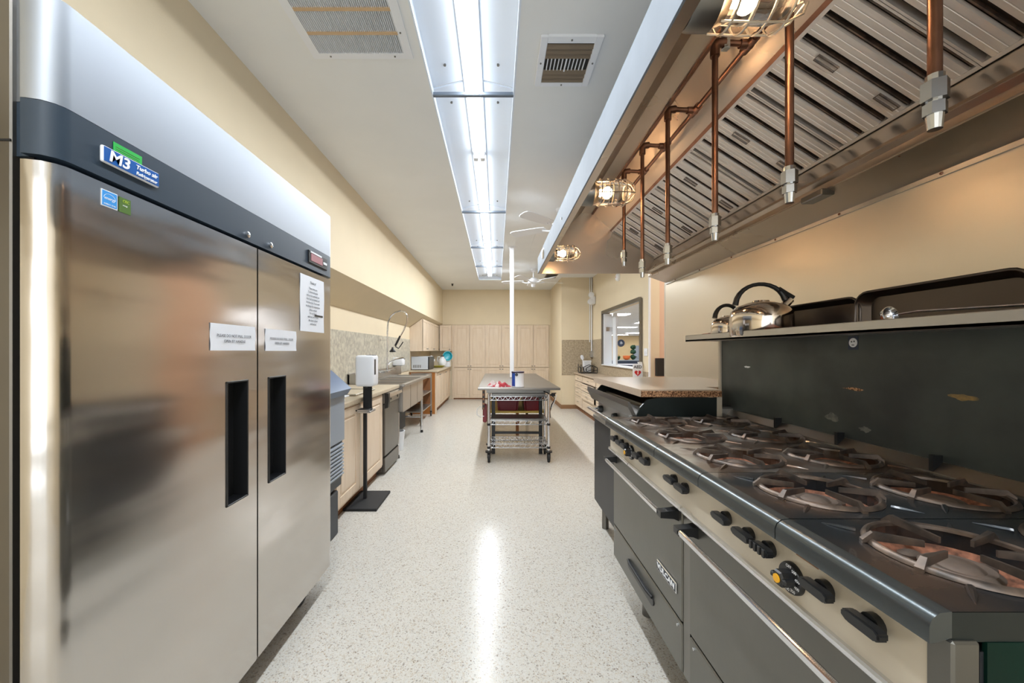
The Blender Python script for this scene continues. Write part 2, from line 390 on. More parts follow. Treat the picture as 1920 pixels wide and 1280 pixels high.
# supply vent
V = thing('supply_air_vent', 'small square white supply air vent with open louvres, right of ceiling light', 'vent', (.4, 2.26, ZC))
vx0, vx1, vy0, vy1 = .234, .567, 2.068, 2.458
build('frame', MB().box(vx0, vx0+.04, vy0, vy1, ZC-.014, ZC, .003).box(vx1-.04, vx1, vy0, vy1, ZC-.014, ZC, .003).box(vx0+.04, vx1-.04, vy0, vy0+.045, ZC-.0138, ZC).box(vx0+.04, vx1-.04, vy1-.035, vy1, ZC-.0138, ZC), 'white', V)
build('duct_opening', MB().box(vx0+.03, vx1-.03, vy0+.03, vy1-.03, ZC-.002, ZC-.0005), 'vent_dark', V)
for y in (2.13, 2.165, 2.2, 2.325, 2.36, 2.395): build('louvre', MB().prism([(y, ZC-.004), (y+.022, ZC-.016), (y+.024, ZC-.013), (y+.003, ZC-.001)], 'x', vx0+.04, vx1-.04), 'slat', V)
for k in range(11): build('damper_blade', MB().box(vx0+.055+k*.021, vx0+.06+k*.021, 2.225, 2.32, ZC-.012, ZC-.002), 'white', V)
build('damper_lever', MB().box(.392, .4, 2.222, 2.325, ZC-.016, ZC-.012), 'white', V)
for x, y in ((.4, 2.09), (.4, 2.442), (.253, 2.26), (.549, 2.26)): build('screw', MB().cyl((x, y, ZC-.018), (x, y, ZC-.014), .005, 8), 'steel_dark', V)
tag(build('ceiling_access_panel', MB().box(.55, 1.15, 5.44, 6.9, ZC-.006, ZC, .002), 'ceiling'), 'flat white rectangular access panel in ceiling behind the far fan blades', 'access panel')
tag(build('ceiling_sprinkler', MB().cyl((-1.09, 9.75, ZC-.01), (-1.09, 9.75, ZC), .03, 12).cyl((-1.09, 9.75, ZC-.05), (-1.09, 9.75, ZC), .02, 10), 'black'), 'tiny black sprinkler dot on the far left of the ceiling', 'sprinkler')
R_ = thing('far_ceiling_vent', 'small dark ceiling vent at the far end behind the ceiling fan', 'vent', (1.2, 8.7, ZC))
build('frame', MB().box(1.08, 1.33, 8.5, 8.9, ZC-.012, ZC), 'slat', R_)
for k in range(4): build('louvre', MB().box(1.10, 1.31, 8.54+k*.09, 8.59+k*.09, ZC-.02, ZC-.012), 'blackmat', R_)
# ceiling fans
def fan(loc, rot, label, drop):
    T = thing('ceiling_fan', label, 'ceiling fan', loc, 'white five-blade ceiling fans')
    x, y, z = loc
    build('downrod', MB().cyl((x, y, z), (x, y, ZC-.03), .013, 10), 'white', T, True)
    build('canopy', MB().lathe([(.03, -.06), (.06, -.04), (.07, 0)], (x, y, ZC), 20), 'white', T, True)
    build('motor_housing', MB().lathe([(0, -.07), (.06, -.068), (.1, -.045), (.115, 0), (.11, .03), (.05, .06), (.015, .075)], (x, y, z), 24), 'white', T, True)
    build('switch_cup', MB().lathe([(0, -.13), (.035, -.125), (.05, -.1), (.05, -.068)], (x, y, z), 18), 'white', T, True)
    for k in range(5):
        a = rot+k*2*math.pi/5; d = Vector((math.cos(a), math.sin(a), 0)); q = Vector((-math.sin(a), math.cos(a), 0))
        c = Vector(loc); b = MB(); up = Vector((0, 0, .014))
        prof = [(.2, .05), (.3, .062), (.6, .07), (.64, .06), (.66, .03)]
        top = [c+d*r+q*w_+up*(w_/.07) for r, w_ in prof]+[c+d*r-q*w_-up*(w_/.07) for r, w_ in prof[::-1]]
        A = [b.b.verts.new(p) for p in top]; B = [b.b.verts.new(p-Vector((0, 0, .007))) for p in top]
        n = len(A); b.b.faces.new(A); b.b.faces.new(B[::-1])
        for i in range(n): b.b.faces.new((A[i], A[(i+1) % n], B[(i+1) % n], B[i]))
        bl = build('blade', b, 'white', T)
        build('blade_iron', MB().tube([c+d*.08+Vector((0, 0, -.03)), c+d*.15+Vector((0, 0, -.035)), c+d*.24+Vector((0, 0, -.012))], .012, 6), 'white', bl, True)
fan((.75, 8.0, 2.72), .35, 'white five-blade ceiling fan at the far end beside the white pole', .2)
fan((.76, 4.62, 2.76), 2.62, 'white five-blade ceiling fan half hidden behind the hood front', .2)
P_ = thing('power_pole', 'slim white power pole from the ceiling down to the steel table', 'pole', (.245, 6.3, 0))
build('post', MB().box(.213, .277, 6.27, 6.33, .884, ZC, .004), 'white', P_)
build('ceiling_collar', MB().box(.19, .3, 6.245, 6.355, ZC-.02, ZC), 'white', P_)

# ---------------------------------------------------------------- refrigerator
D = -.906
FR = thing('reach_in_refrigerator', 'large two-door stainless steel reach-in refrigerator filling the left side', 'refrigerator', (-1.32, 1.49, 0))
build('cabinet_body', MB().box(-1.74, -.985, .80, 2.17, .15, 2.03, .003), 'body_steel', FR)
build('body_seam', MB().box(-1.74, -.984, .7985, .8005, 1.726, 1.730), 'gasket', FR)
build('gasket', MB().box(-.99, -.955, .815, 2.155, .15, 1.70), 'gasket', FR)
def rprof(y0, y1, near, far, x=D):
    p = [(x-.054, y0)]
    if near: p += [(x-.045, y0+.001), (x-.022, y0+.008), (x-.007, y0+.022), (x-.001, y0+.036), (x, y0+.048)]
    else: p += [(x, y0)]
    if far: p += [(x, y1-.048), (x-.001, y1-.036), (x-.007, y1-.022), (x-.022, y1-.008), (x-.045, y1-.001)]
    else: p += [(x, y1)]
    p += [(x-.054, y1)]
    return p
NY, SY, FY = .795, 1.496, 2.190
build('top_grille_panel', MB().prism(rprof(NY, FY, 1, 1), 'z', 1.812, 2.033).box(-1.0, -.955, .81, 2.17, 1.812, 2.03), 'steel_light', FR, True)
build('black_band', MB().prism(rprof(NY, FY, 1, 1), 'z', 1.70, 1.811).box(-1.0, -.955, .81, 2.17, 1.70, 1.811), 'band', FR, True)
def fdoor(y0, y1, near, far, h0, h1, label):
    z0, z1, a, b = .136, 1.688, .775, 1.197
    mb = MB().prism(rprof(y0, h0, near, 0), 'z', z0, z1).prism(rprof(h1, y1, 0, far), 'z', z0, z1)
    mb.box(D-.054, D, h0, h1, z0, a).box(D-.054, D, h0, h1, b, z1)
    d = build('door', mb, 'fridge', FR, True)
    e = .006
    pk = MB().box(D-.053, D-.048, h0, h1, a, b)
    for y in ((h0, h0+e), (h1-e, h1)): pk.box(D-.05, D+.004, y[0], y[1], a, b, .0015)
    for z in ((a, a+e), (b-e, b)): pk.box(D-.05, D+.004, h0, h1, z[0], z[1], .0015)
    build('recessed_handle', pk, 'black', d, label='black recessed door pull')
    return d
# stainless with slow horizontal waviness in its relief, as rolled sheet has
n = N('fridge_door_stainless'); n.set(Base_Color=lin((204, 200, 196)), Metallic=1, Roughness=.17)
v = co(n, (1, .35, 1.9)); tx = n.n('ShaderNodeTexNoise', _Scale=2.6, _Detail=1.5); n.l(v, tx.inputs['Vector'])
bp = n.n('ShaderNodeBump', _Strength=.7, _Distance=.018); n.l(tx.outputs['Fac'], bp.inputs['Height']); n.l(bp.outputs[0], n.b.inputs['Normal'])
M['fridge'] = n.m
d1 = fdoor(NY, SY-.004, 1, 0, 1.322, 1.437, '')
d2 = fdoor(SY+.004, FY, 0, 1, 1.566, 1.693, '')
for y in (1.432, 1.577): build('lock', MB().lathe([(.011, -.001), (.011, .007), (.007, .009), (0, .009)], (D, y, 1.722), 16, 'x').box(D+.009, D+.01, y-.005, y+.005, 1.7205, 1.7235), 'chrome', FR, True)
dp = build('display_frame', MB().box(D-.002, D+.006, 1.895, 2.10, 1.728, 1.788, .002), 'black', FR)
build('display_screen', MB().box(D+.005, D+.0075, 1.915, 2.04, 1.74, 1.775), 'screen', dp)
build('label_strip', MB().box(D+.005, D+.0075, 1.91, 2.03, 1.778, 1.786), 'white', dp)
for k in range(3): build('button', MB().box(D+.005, D+.009, 2.05+k*.014, 2.06+k*.014, 1.75, 1.762), 'white', dp)
bd = build('badge', MB().box(D-.001, D+.008, .900, 1.052, 1.7335, 1.7725, .004, 2), 'whiteink', FR)
build('badge_face', MB().box(D+.007, D+.0088, .903, 1.049, 1.7365, 1.7695), 'blue', bd)
text('lettering', 'M3', (D+.0095, .939, 1.7525), .036, '+x', 'whiteink', bd, font_off=.0008, sx=1.15, shear=.15)
text('lettering', 'Turbo air', (D+.0095, 1.012, 1.7585), .0145, '+x', 'whiteink', bd, font_off=.0003, sx=1.1, shear=.2)
text('lettering', 'Refrigerator', (D+.0095, 1.012, 1.7435), .0115, '+x', 'whiteink', bd, font_off=.0002, sx=1.05, shear=.2)
gs = build('green_sticker', MB().box(D+.0005, D+.0015, .932, 1.007, 1.752, 1.795), 'green', FR)
for k in range(3): build('print_line', MB().box(D+.0015, D+.002, .938, 1.0, 1.785-k*.005, 1.786-k*.005), 'olive', gs)
bs = build('blue_sticker', MB().box(D+.0005, D+.0015, .9035, .9416, 1.635, 1.673), 'whiteink', d1)
build('blue_field', MB().box(D+.0015, D+.002, .905, .940, 1.637, 1.671), 'sky', bs)
text('lettering', 'energy', (D+.0023, .9225, 1.655), .010, '+x', 'whiteink', bs, ext=.0002, shear=.3)
text('lettering', 'ENERGY STAR', (D+.0023, .9225, 1.641), .0045, '+x', 'whiteink', bs, ext=.0002)
build('arc', MB().tube([(D+.002, .9225+.014*math.cos(a), 1.655+.011*math.sin(a)) for a in [math.pi*k/12 for k in range(13)]], .0005, 4), 'whiteink', bs)
os_ = build('olive_sticker', MB().box(D+.0005, D+.0015, .9463, .976, 1.635, 1.671), 'olive', d1)
text('lettering', 'CEC', (D+.0018, .9635, 1.663), .009, '+x', 'lime', os_, ext=.0002)
text('lettering', 'energy', (D+.0018, .961, 1.653), .0045, '+x', 'whiteink', os_, ext=.0002)
def paper(y0, y1, z0, z1, label, lines, size, bar=None):
    T = thing('paper_notice', label, 'paper sign', (D, (y0+y1)/2, z0))
    nn = 8; mb = MB()
    for i in range(nn):
        for j in range(nn):
            def P(i, j): return (D+.0015+.0012*math.sin(i*1.9+j), y0+(y1-y0)*i/nn, z0+(z1-z0)*j/nn)
            mb.quad([P(i, j), P(i+1, j), P(i+1, j+1), P(i, j+1)])
    bmesh.ops.remove_doubles(mb.b, verts=mb.b.verts, dist=1e-5)
    build('sheet', mb, 'paper', T, True)
    for s, z, sz in lines: text('lettering', s, (D+.0036, (y0+y1)/2, z), sz, '+x', 'ink', T, ext=.0001)
    if bar: build('marker_bar', MB().box(D+.0032, D+.0036, *bar), 'black', T)
paper(1.246, 1.480, 1.302, 1.390, 'white paper sign taped on the left refrigerator door above its pull', [('PLEASE DO NOT PULL DOOR', 1.351, .0135), ('OPEN BY HANDLE', 1.333, .0135)], 0)
paper(1.543, 1.783, 1.301, 1.388, 'white paper sign taped on the right refrigerator door above its pull', [('PLEASE DO NOT PULL DOOR', 1.350, .0135), ('OPEN BY HANDLE', 1.332, .0135)], 0)
ls = ['These items are', 'Commercial grade', 'and not for personal use', 'Any food not labeled will', 'be discarded. If you need', 'to change the temperature', 'please contact', 'Do not block', 'with the fan or vents', 'the doors closed', 'and latched']
paper(1.817, 2.069, 1.394, 1.661, 'tall white printed notice at the top of the right refrigerator door', [('Notice!', 1.632, .02)]+[(s, 1.604-k*.0172, .0135) for k, s in enumerate(ls)], 0, (1.96, 2.05, 1.473, 1.481))
for y in (.93, 2.02):
    for x in (-1.01, -1.62):
        c = build('caster', MB().lathe([(.02, -.016), (.055, -.016), (.06, -.01), (.06, .01), (.055, .016), (.02, .016)], (x, y, .06), 20, 'x'), 'black', FR, True)
        build('caster_fork', MB().box(x-.028, x+.028, y-.03, y+.03, .125, .152).box(x-.028, x-.02, y-.015, y+.03, .05, .14).box(x+.02, x+.028, y-.015, y+.03, .05, .14), 'steel_dark', c)

# ---------------------------------------------------------------- ice dispenser beyond refrigerator
I = thing('ice_machine', 'blue-grey ice machine with a louvred vent tucked beyond the refrigerator', 'ice machine', (-1.42, 2.56, 0))
build('bin_body', MB().box(-1.75, -1.10, 2.26, 2.86, .66, 1.0, .006), 'ice_grey', I)
build('sloped_lid', MB().prism([(-1.75, .985), (-1.085, .985), (-1.055, 1.03), (-1.20, 1.16), (-1.35, 1.2), (-1.75, 1.22)], 'y', 2.25, 2.87), 'ice_blue', I)
vp = build('vent_panel', MB().box(-1.75, -1.115, 2.27, 2.85, .40, .66), 'ice_dark', I)
for k in range(9): build('slat', MB().prism([(-1.115, .42+k*.026), (-1.100, .42+k*.026), (-1.100, .43+k*.026), (-1.115, .437+k*.026)], 'y', 2.29, 2.845), 'ice_grey', vp)
build('lower_trim', MB().box(-1.75, -1.12, 2.27, 2.85, .34, .40, .004), 'ice_dark', I)
build('post', MB().box(-1.72, -1.18, 2.33, 2.80, .30, .34), 'wood', I)
build('base_box', MB().box(-1.72, -1.13, 2.30, 2.82, 0, .31, .008), 'ice_dark', I)

# ---------------------------------------------------------------- left near base cabinet, counter, dishwasher
BC = thing('base_cabinet', 'pale maple base cabinet with raised-panel doors left of the dishwasher', 'cabinet', (-1.5, 3.4, 0))
build('carcass', MB().box(-1.79, -1.19, 2.90, 4.10, .10, .86), 'cab', BC)
build('toe_kick', MB().box(-1.79, -1.25, 2.90, 4.10, 0, .10), 'wood', BC)
for a, b in ((2.915, 3.39), (3.41, 4.085)):
    dr = build('door', door_mb('+x', a, b, .12, .845, -1.18, fr=.07), 'cab', BC)
tag(build('countertop', MB().box(-1.79, -1.16, 2.88, 4.72, .86, .90, .008, 2), 'counter_l'), 'beige laminate countertop over cabinet and dishwasher on the left', 'countertop')
DW = thing('dishwasher', 'stainless steel dishwasher with a black pocket handle under the left counter', 'dishwasher', (-1.45, 4.4, 0))
build('tub', MB().box(-1.75, -1.19, 4.12, 4.70, .03, .855), 'steel_dark', DW)
dd = build('door', MB().box(-1.19, -1.165, 4.125, 4.695, .20, .74, .004), 'steel_dw', DW) if False else build('door', MB().box(-1.19, -1.165, 4.125, 4.695, .20, .74, .004), 'steel_dark', DW)
cp = build('control_panel', MB().box(-1.19, -1.155, 4.125, 4.695, .745, .855, .005), 'steel', DW)
build('handle', MB().prism([(-1.16, .80), (-1.125, .81), (-1.125, .845), (-1.16, .855)], 'y', 4.125, 4.695), 'chrome', cp)
build('end_cap', MB().prism([(-1.165, .70), (-1.13, .71), (-1.12, .80), (-1.125, .86), (-1.165, .86)], 'y', 4.105, 4.16), 'black', cp)
build('button', MB().box(-1.156, -1.152, 4.30, 4.34, .77, .79), 'black', cp)
build('button', MB().box(-1.156, -1.152, 4.58, 4.62, .77, .80), 'black', cp)
build('kick_panel', MB().box(-1.19, -1.165, 4.125, 4.695, .03, .18, .003), 'steel_dark', DW)
# things on that counter
q = thing('paper_napkins', 'crumpled white paper on the near left counter by the ice machine', 'paper', (-1.28, 3.02, .9))
mb = MB()
for k in range(5):
    x, y, z = -1.30+.05*(k % 2), 2.98+.045*k, .902+.012*k
    mb.box(x-.06, x+.07, y-.04, y+.05, z, z+.01, .003)
build('sheets', mb, 'paper', q)
q = thing('glass_jar', 'short round silver-lidded jar on the near left counter', 'jar', (-1.42, 3.2, .9))
build('body', MB().lathe([(.04, 0), (.05, .01), (.05, .06), (.04, .075)], (-1.42, 3.2, .901), 20), 'white', q, True)
build('lid', MB().lathe([(.042, .075), (.042, .09), (0, .092)], (-1.42, 3.2, .901), 20), 'chrome', q, True)
q = thing('serving_tray', 'flat pale green tray lying on the left counter behind the dispenser', 'tray', (-1.45, 3.75, .9))
build('plate', MB().box(-1.70, -1.25, 3.5, 4.05, .901, .908, .003), 'yelgreen' if False else 'counter_l', q)
build('rim', MB().tube([(-1.70, 3.5, .912), (-1.25, 3.5, .912), (-1.25, 4.05, .912), (-1.70, 4.05, .912)], .007, 6, True), 'stone', q)
q = thing('tissue_box', 'tan box standing against the left backsplash near the ice machine', 'box', (-1.6, 3.3, .9))
build('carton', MB().box(-1.72, -1.55, 3.25, 3.45, .901, 1.02, .004), 'yellow', q)
build('tissue', MB().prism([(-1.66, 1.02), (-1.61, 1.02), (-1.60, 1.06), (-1.64, 1.05), (-1.67, 1.065)], 'y', 3.32, 3.38), 'paper', q)

# sanitizer stand
Z = thing('sanitizer_stand', 'black floor stand with square base holding the white sanitizer dispenser', 'stand', (-1.1, 3.42, 0))
build('base_plate', MB().box(-1.245, -.973, 3.2, 3.62, 0, .022, .003), 'blackmat', Z)
build('pole', MB().box(-1.157, -1.129, 3.42, 3.45, .02, 1.25, .003), 'blackmat', Z)
build('bracket', MB().box(-1.145, -1.08, 3.415, 3.43, .80, 1.02, .003).box(-1.18, -1.08, 3.30, 3.445, .795, .805, .002), 'blackmat', Z)
build('drip_tray', MB().box(-1.155, -1.05, 3.27, 3.43, .785, .80, .003).box(-1.155, -1.05, 3.27, 3.275, .80, .812), 'zinc', Z)
Z2 = thing('sanitizer_dispenser', 'white rounded automatic sanitizer dispenser mounted on the black stand', 'dispenser', (-1.1, 3.35, 1.0))
build('housing', MB().box(-1.175, -1.02, 3.27, 3.42, 1.005, 1.265, .022, 3), 'white', Z2, True)
build('level_window', MB().box(-1.03, -1.0185, 3.29, 3.335, 1.10, 1.235, .004), 'black', Z2)
build('top_lock', MB().box(-1.09, -1.03, 3.30, 3.38, 1.262, 1.268, .002), 'black', Z2)
build('nozzle', MB().cyl((-1.10, 3.33, .99), (-1.10, 3.33, 1.008), .012, 10), 'black', Z2)

# ---------------------------------------------------------------- three compartment sink
SK = thing('three_compartment_sink', 'long stainless three-compartment sink with square bowls on round legs', 'sink', (-1.45, 5.6, 0))
sy = [4.76, 5.19, 5.63, 6.07]; ye = 6.62; xf = -1.10
deck = MB().box(-1.78, -1.66, 4.74, ye, .88, .90).box(xf-.05, xf, 4.74, ye, .87, .905, .006).box(-1.66, xf-.05, sy[3], ye, .88, .892)
for y in sy: deck.box(-1.66, xf-.05, y-.02, y+.02, .88, .90)
deck.box(-1.78, xf, ye-.02, ye, .85, .905, .004)
build('deck', deck, 'steel', SK)
build('backsplash', MB().box(-1.79, -1.765, 4.74, ye+.7, .88, 1.03, .004).box(-1.79, -1.50, 4.74, 4.76, .88, 1.02, .004), 'steel', SK)
for a, b in zip(sy, sy[1:]):
    bw = MB(); a2, b2 = a+.018, b-.018; x0, x1, z0, z1 = -1.66, -1.13, .56, .89
    bw.box(x1-.008, x1, a+.008, b-.008, z0, z1, .003).box(x0, x0+.006, a2, b2, z0, z1).box(x0, x1, a2, a2+.005, z0, z1).box(x0, x1, b2-.005, b2, z0, z1).box(x0, x1, a2, b2, z0, z0+.006)
    o = build('bowl', bw, 'sink_steel', SK)
    build('drain', MB().cyl((-1.4, (a+b)/2, z0-.10), (-1.4, (a+b)/2, z0), .03, 12), 'steel_dark', o)
for x in (-1.2, -1.7):
    for y in (4.80, 6.33):
        lg = build('leg', MB().cyl((x, y, .04), (x, y, .88 if y > 6 else .6), .02, 12), 'chrome', SK, True)
        build('foot', MB().cyl((x, y, 0), (x, y, .05), .024, 12, .018), 'blackmat', lg, True)
build('shelf_rail', MB().cyl((-1.7, 4.8, .25), (-1.7, 6.33, .25), .014, 8).cyl((-1.7, 6.33, .25), (-1.2, 6.33, .25), .014, 8), 'chrome', SK, True)
FC = thing('pre_rinse_faucet', 'tall pre-rinse faucet with an arched hose and black spray handle', 'faucet', (-1.68, 6.0, .9))
fx, fy = -1.66, 6.0
build('riser', MB().cyl((fx, fy, .98), (fx, fy, 1.66), .010, 10).cyl((fx-.11, fy, 1.47), (fx, fy, 1.47), .006, 8).cyl((fx-.115, fy, 1.47), (fx-.105, fy, 1.47), .022, 10), 'chrome', FC, True)
pts = [(fx, fy, 1.64), (fx+.01, fy, 1.74), (fx+.05, fy, 1.83), (fx+.12, fy, 1.89), (fx+.2, fy, 1.915), (fx+.27, fy, 1.89), (fx+.305, fy, 1.83), (fx+.30, fy, 1.74), (fx+.25, fy, 1.62), (fx+.19, fy, 1.52)]
build('hose', MB().tube(pts, .012, 8), 'chrome', FC, True)
ring = MB()
for k in range(9): p = pts[0] if False else (fx+.006*(k > 4), fy, 1.56+.012*k); ring.lathe([(.013, -.003), (.015, 0), (.013, .003)], p, 10, cap=False)
build('spring', ring, 'chrome', FC, True, kind='stuff')
sp = build('spray_handle', MB().tube([(fx+.195, fy, 1.53), (fx+.15, fy, 1.44), (fx+.12, fy, 1.38)], [.014, .017, .015], 10), 'black', FC, True)
build('trigger', MB().tube([(fx+.12, fy, 1.37), (fx+.17, fy, 1.34), (fx+.20, fy, 1.38), (fx+.24, fy, 1.44)], .008, 8), 'black', sp, True)
build('spray_head', MB().lathe([(.045, -.015), (.048, 0), (.02, .03), (.012, .06)], (fx+.08, fy, 1.30), 16), 'black', sp, True)
build('spout', MB().tube([(fx, fy, 1.08), (fx+.03, fy, 1.13), (fx+.12, fy, 1.18), (fx+.24, fy, 1.20), (fx+.27, fy, 1.18)], .012, 8).cyl((fx, fy, 1.0), (fx, fy, 1.12), .018, 10), 'chrome', FC, True)
build('valve_body', MB().cyl((fx-.02, fy-.12, .99), (fx-.02, fy+.12, .99), .02, 10).cyl((fx-.10, fy-.1, .99), (fx, fy-.1, .99), .014, 8).cyl((fx-.10, fy+.1, .99), (fx, fy+.1, .99), .014, 8), 'chrome', FC, True)
for s in (-.12, .12): build('valve_lever', MB().tube([(fx-.02, fy+s, .99), (fx+.02, fy+s, 1.01), (fx+.09, fy+s*1.1, 1.02)], .008, 6), 'chrome', FC, True)
q = thing('towel_dispenser', 'small white paper towel box on the backsplash behind the spout', 'dispenser', (-1.75, 6.9, 1.1))
build('cover', MB().box(-1.795, -1.62, 6.8, 7.0, 1.05, 1.19, .02, 2), 'white', q, True)
build('outlet', MB().box(-1.78, -1.64, 6.82, 6.98, 1.045, 1.052), 'black', q)
q = thing('white_bucket', 'white plastic bucket on the floor under the sink', 'bucket', (-1.3, 5.15, 0))
build('body', MB().lathe([(0, .002), (.09, .002), (.11, .24), (.115, .25), (.1, .25), (.085, .02)], (-1.32, 5.2, 0), 20), 'white', q, True)
build('handle', MB().tube([(-1.32, 5.2+.11*math.cos(a), .24+.1*math.sin(a)) for a in [math.pi*k/10 for k in range(11)]], .006, 6), 'white', q, True)
q = thing('floor_bin', 'black open crate on the floor under the middle of the sink', 'crate', (-1.5, 5.6, 0))
build('shell', MB().box(-1.66, -1.35, 5.40, 5.85, .18, .50, .01), 'blackmat', q)
build('rim', MB().tube([(-1.66, 5.4, .5), (-1.35, 5.4, .5), (-1.35, 5.85, .5), (-1.66, 5.85, .5)], .012, 6, True), 'white', q)
build('stand', MB().box(-1.64, -1.37, 5.42, 5.83, 0, .18), 'steel_dark', q)
# rolling cart beyond the sink
RC = thing('rolling_rack', 'small wheeled steel rack with brown back panel between sink and far cabinets', 'cart', (-1.5, 7.3, 0))
for x in (-1.70, -1.31):
    for y in (6.86, 7.9):
        ps = build('post', MB().box(x-.014, x+.014, y-.014, y+.014, .10, .86), 'steel', RC)
        build('caster', MB().lathe([(.01, -.014), (.048, -.012), (.05, 0), (.048, .012), (.01, .014)], (x, y, .05), 16, 'x').box(x-.02, x+.02, y-.02, y+.02, .08, .11), 'black', ps, True)
build('lower_shelf', MB().box(-1.71, -1.30, 6.85, 7.91, .23, .25), 'steel', RC)
build('middle_shelf', MB().box(-1.71, -1.30, 6.85, 7.91, .50, .52), 'steel', RC)
build('back_panel', MB().box(-1.70, -1.69, 6.87, 7.89, .26, .84), 'wood', RC)
build('side_panel', MB().box(-1.69, -1.33, 7.885, 7.895, .26, .84), 'wood', RC)
build('top_frame', MB().box(-1.71, -1.30, 6.85, 6.89, .83, .86).box(-1.71, -1.30, 7.87, 7.91, .83, .86).box(-1.33, -1.30, 6.85, 7.91, .83, .86), 'steel', RC)

# ---------------------------------------------------------------- far left cabinets
FL = thing('base_cabinet', 'pale maple base cabinet run with orange raw side in far left corner', 'cabinet', (-1.5, 9.4, 0))
build('carcass', MB().box(-1.79, -1.27, 8.17, 10.66, .09, .86), 'cab', FL)
build('side_panel', MB().box(-1.79, -1.27, 8.15, 8.168, .0, .86), 'cab_side', FL, label='raw orange-brown side panel')
build('end_stile', MB().box(-1.27, -1.24, 8.15, 8.19, 0, .86), 'cab', FL)
build('toe_kick', MB().box(-1.79, -1.31, 8.17, 10.66, 0, .09), 'wood', FL)
for k in range(5):
    y = 8.21+k*.49
    d = build('door', door_mb('+x', y, y+.47, .11, .84, -1.25, fr=.05), 'cab', FL)
    knob('+x', y+(.42 if k % 2 == 0 else .05), .79, -1.25, d)
tag(build('countertop', MB().box(-1.79, -1.215, 8.13, 10.66, .862, .90, .006), 'counter_l'), 'pale laminate countertop in the far left corner under the microwave', 'countertop')
UC = thing('wall_cabinet', 'pale maple wall cabinet run under the soffit above the microwave', 'cabinet', (-1.65, 9.3, 1.3))
build('carcass', MB().prism([(-1.80, 1.30), (-1.54, 1.30), (-1.54, 1.975), (-1.80, 1.795)], 'y', 8.19, 10.40), 'cab', UC)
for k in range(5):
    y = 8.20+k*.44
    d = build('door', door_mb('+x', y, y+.425, 1.305, 1.965, -1.52, fr=.05), 'cab', UC)
    knob('+x', y+(.38 if k % 2 == 0 else .05), 1.35, -1.52, d)
UR = thing('corner_wall_cabinet', 'single-door maple wall cabinet in the far left corner facing the room', 'cabinet', (-1.3, 10.5, 1.3))
build('carcass', MB().box(-1.515, -1.20, 10.44, 10.67, 1.30, 1.985), 'cab', UR)
d = build('door', door_mb('-y', -1.50, -1.21, 1.305, 1.975, 10.42, fr=.05), 'cab', UR); knob('-y', -1.24, 1.35, 10.42, d)
# tall cabinets
TX = [-1.163, -.300, .563, 1.427]
TL = ['tall pale maple cupboard at the back left, nearest the corner counter', 'tall pale maple cupboard in the middle of the back wall behind the pole', 'tall pale maple cupboard at the back right beside the tan wall']
for i in range(3):
    a, b = TX[i], TX[i+1]
    T = thing('tall_cabinet', TL[i], 'cabinet', ((a+b)/2, 10.7, 0), 'tall cupboards along the back wall')
    build('carcass', MB().box(a, b, YB+.005, YB+.018, .03, 2.01).box(a, a+.02, YB-.015, YB+.01, .03, 2.01), 'cab', T)
    build('toe_kick', MB().box(a, b, YB, YB+.015, 0, .03), 'wood', T)
    m_ = (a+b)/2
    for (u0, u1, ks) in ((a+.014, m_-.005, -1), (m_+.005, b-.014, 1)):
        for (z0, z1, kz) in ((.864, 2.0, .90), (.035, .850, .81)):
            d = build('door', door_mb('-y', u0, u1, z0, z1, YB-.02, fr=.065), 'cab', T)
            knob('-y', m_+ks*.035, kz, YB-.02, d, .014)
tag(build('filler_strip', MB().box(-1.20, -1.165, YB-.02, YB+.018, 0, 2.0), 'cab'), 'narrow maple filler strip left of the tall back cupboards', 'filler')
# microwave & clutter
MW = thing('microwave', 'silver microwave with side vents on the far left counter', 'microwave', (-1.62, 8.65, .9))
build('case', MB().box(-1.79, -1.44, 8.28, 8.95, .915, 1.185, .006), 'micro', MW)
build('front_door', MB().box(-1.44, -1.415, 8.29, 8.94, .92, 1.18, .004), 'black', MW)
build('foot', MB().box(-1.78, -1.43, 8.30, 8.93, .902, .916), 'black', MW)
for k in range(5): build('vent_slot', MB().box(-1.745+k*.035, -1.73+k*.035, 8.276, 8.281, .95, 1.01), 'steel_dark', MW)
q = thing('white_jug', 'round white jug with a dark lid among the far left clutter', 'jug', (-1.36, 9.9, .9))
build('body', MB().lathe([(0, .002), (.06, .002), (.10, .06), (.105, .13), (.08, .2), (.05, .23), (.05, .26), (.04, .26)], (-1.36, 9.9, .9), 22), 'white', q, True)
build('handle', MB().tube([(-1.42, 9.9, 1.15), (-1.47, 9.9, 1.16), (-1.48, 9.9, 1.08), (-1.46, 9.9, 1.02)], .012, 8), 'white', q, True)
build('lid', MB().lathe([(.045, .26), (.03, .285), (0, .29)], (-1.36, 9.9, .9), 16), 'black', q, True)
q = thing('teal_bowl', 'shiny teal bowl tilted on its side behind the white jug', 'bowl', (-1.26, 10.15, .9))
mb = MB().lathe([(.03, 0), (.09, .02), (.12, .07), (.125, .09), (.115, .09), (.08, .03), (0, .012)], (0, 0, 0), 24)
bmesh.ops.transform(mb.b, matrix=Matrix.Translation((-1.27, 10.2, 1.16)) @ Matrix.Rotation(math.radians(80), 4, 'X') @ Matrix.Rotation(.2, 4, 'Y'), verts=mb.b.verts)
build('shell', mb, 'teal', q, True)
build('prop_crate', MB().box(-1.38, -1.2, 10.12, 10.34, .902, 1.03, .004), 'white', q)
q = thing('purple_bag', 'dark purple bundle with white tips right of the microwave', 'bag', (-1.5, 9.5, .9))
mb = MB().ball((-1.60, 9.38, 1.045), .12, (.8, 1, 1.1)); 
for v_ in mb.b.verts: v_.co += Vector((random.uniform(-.012, .012),)*3)
build('sack', mb, 'purple', q)
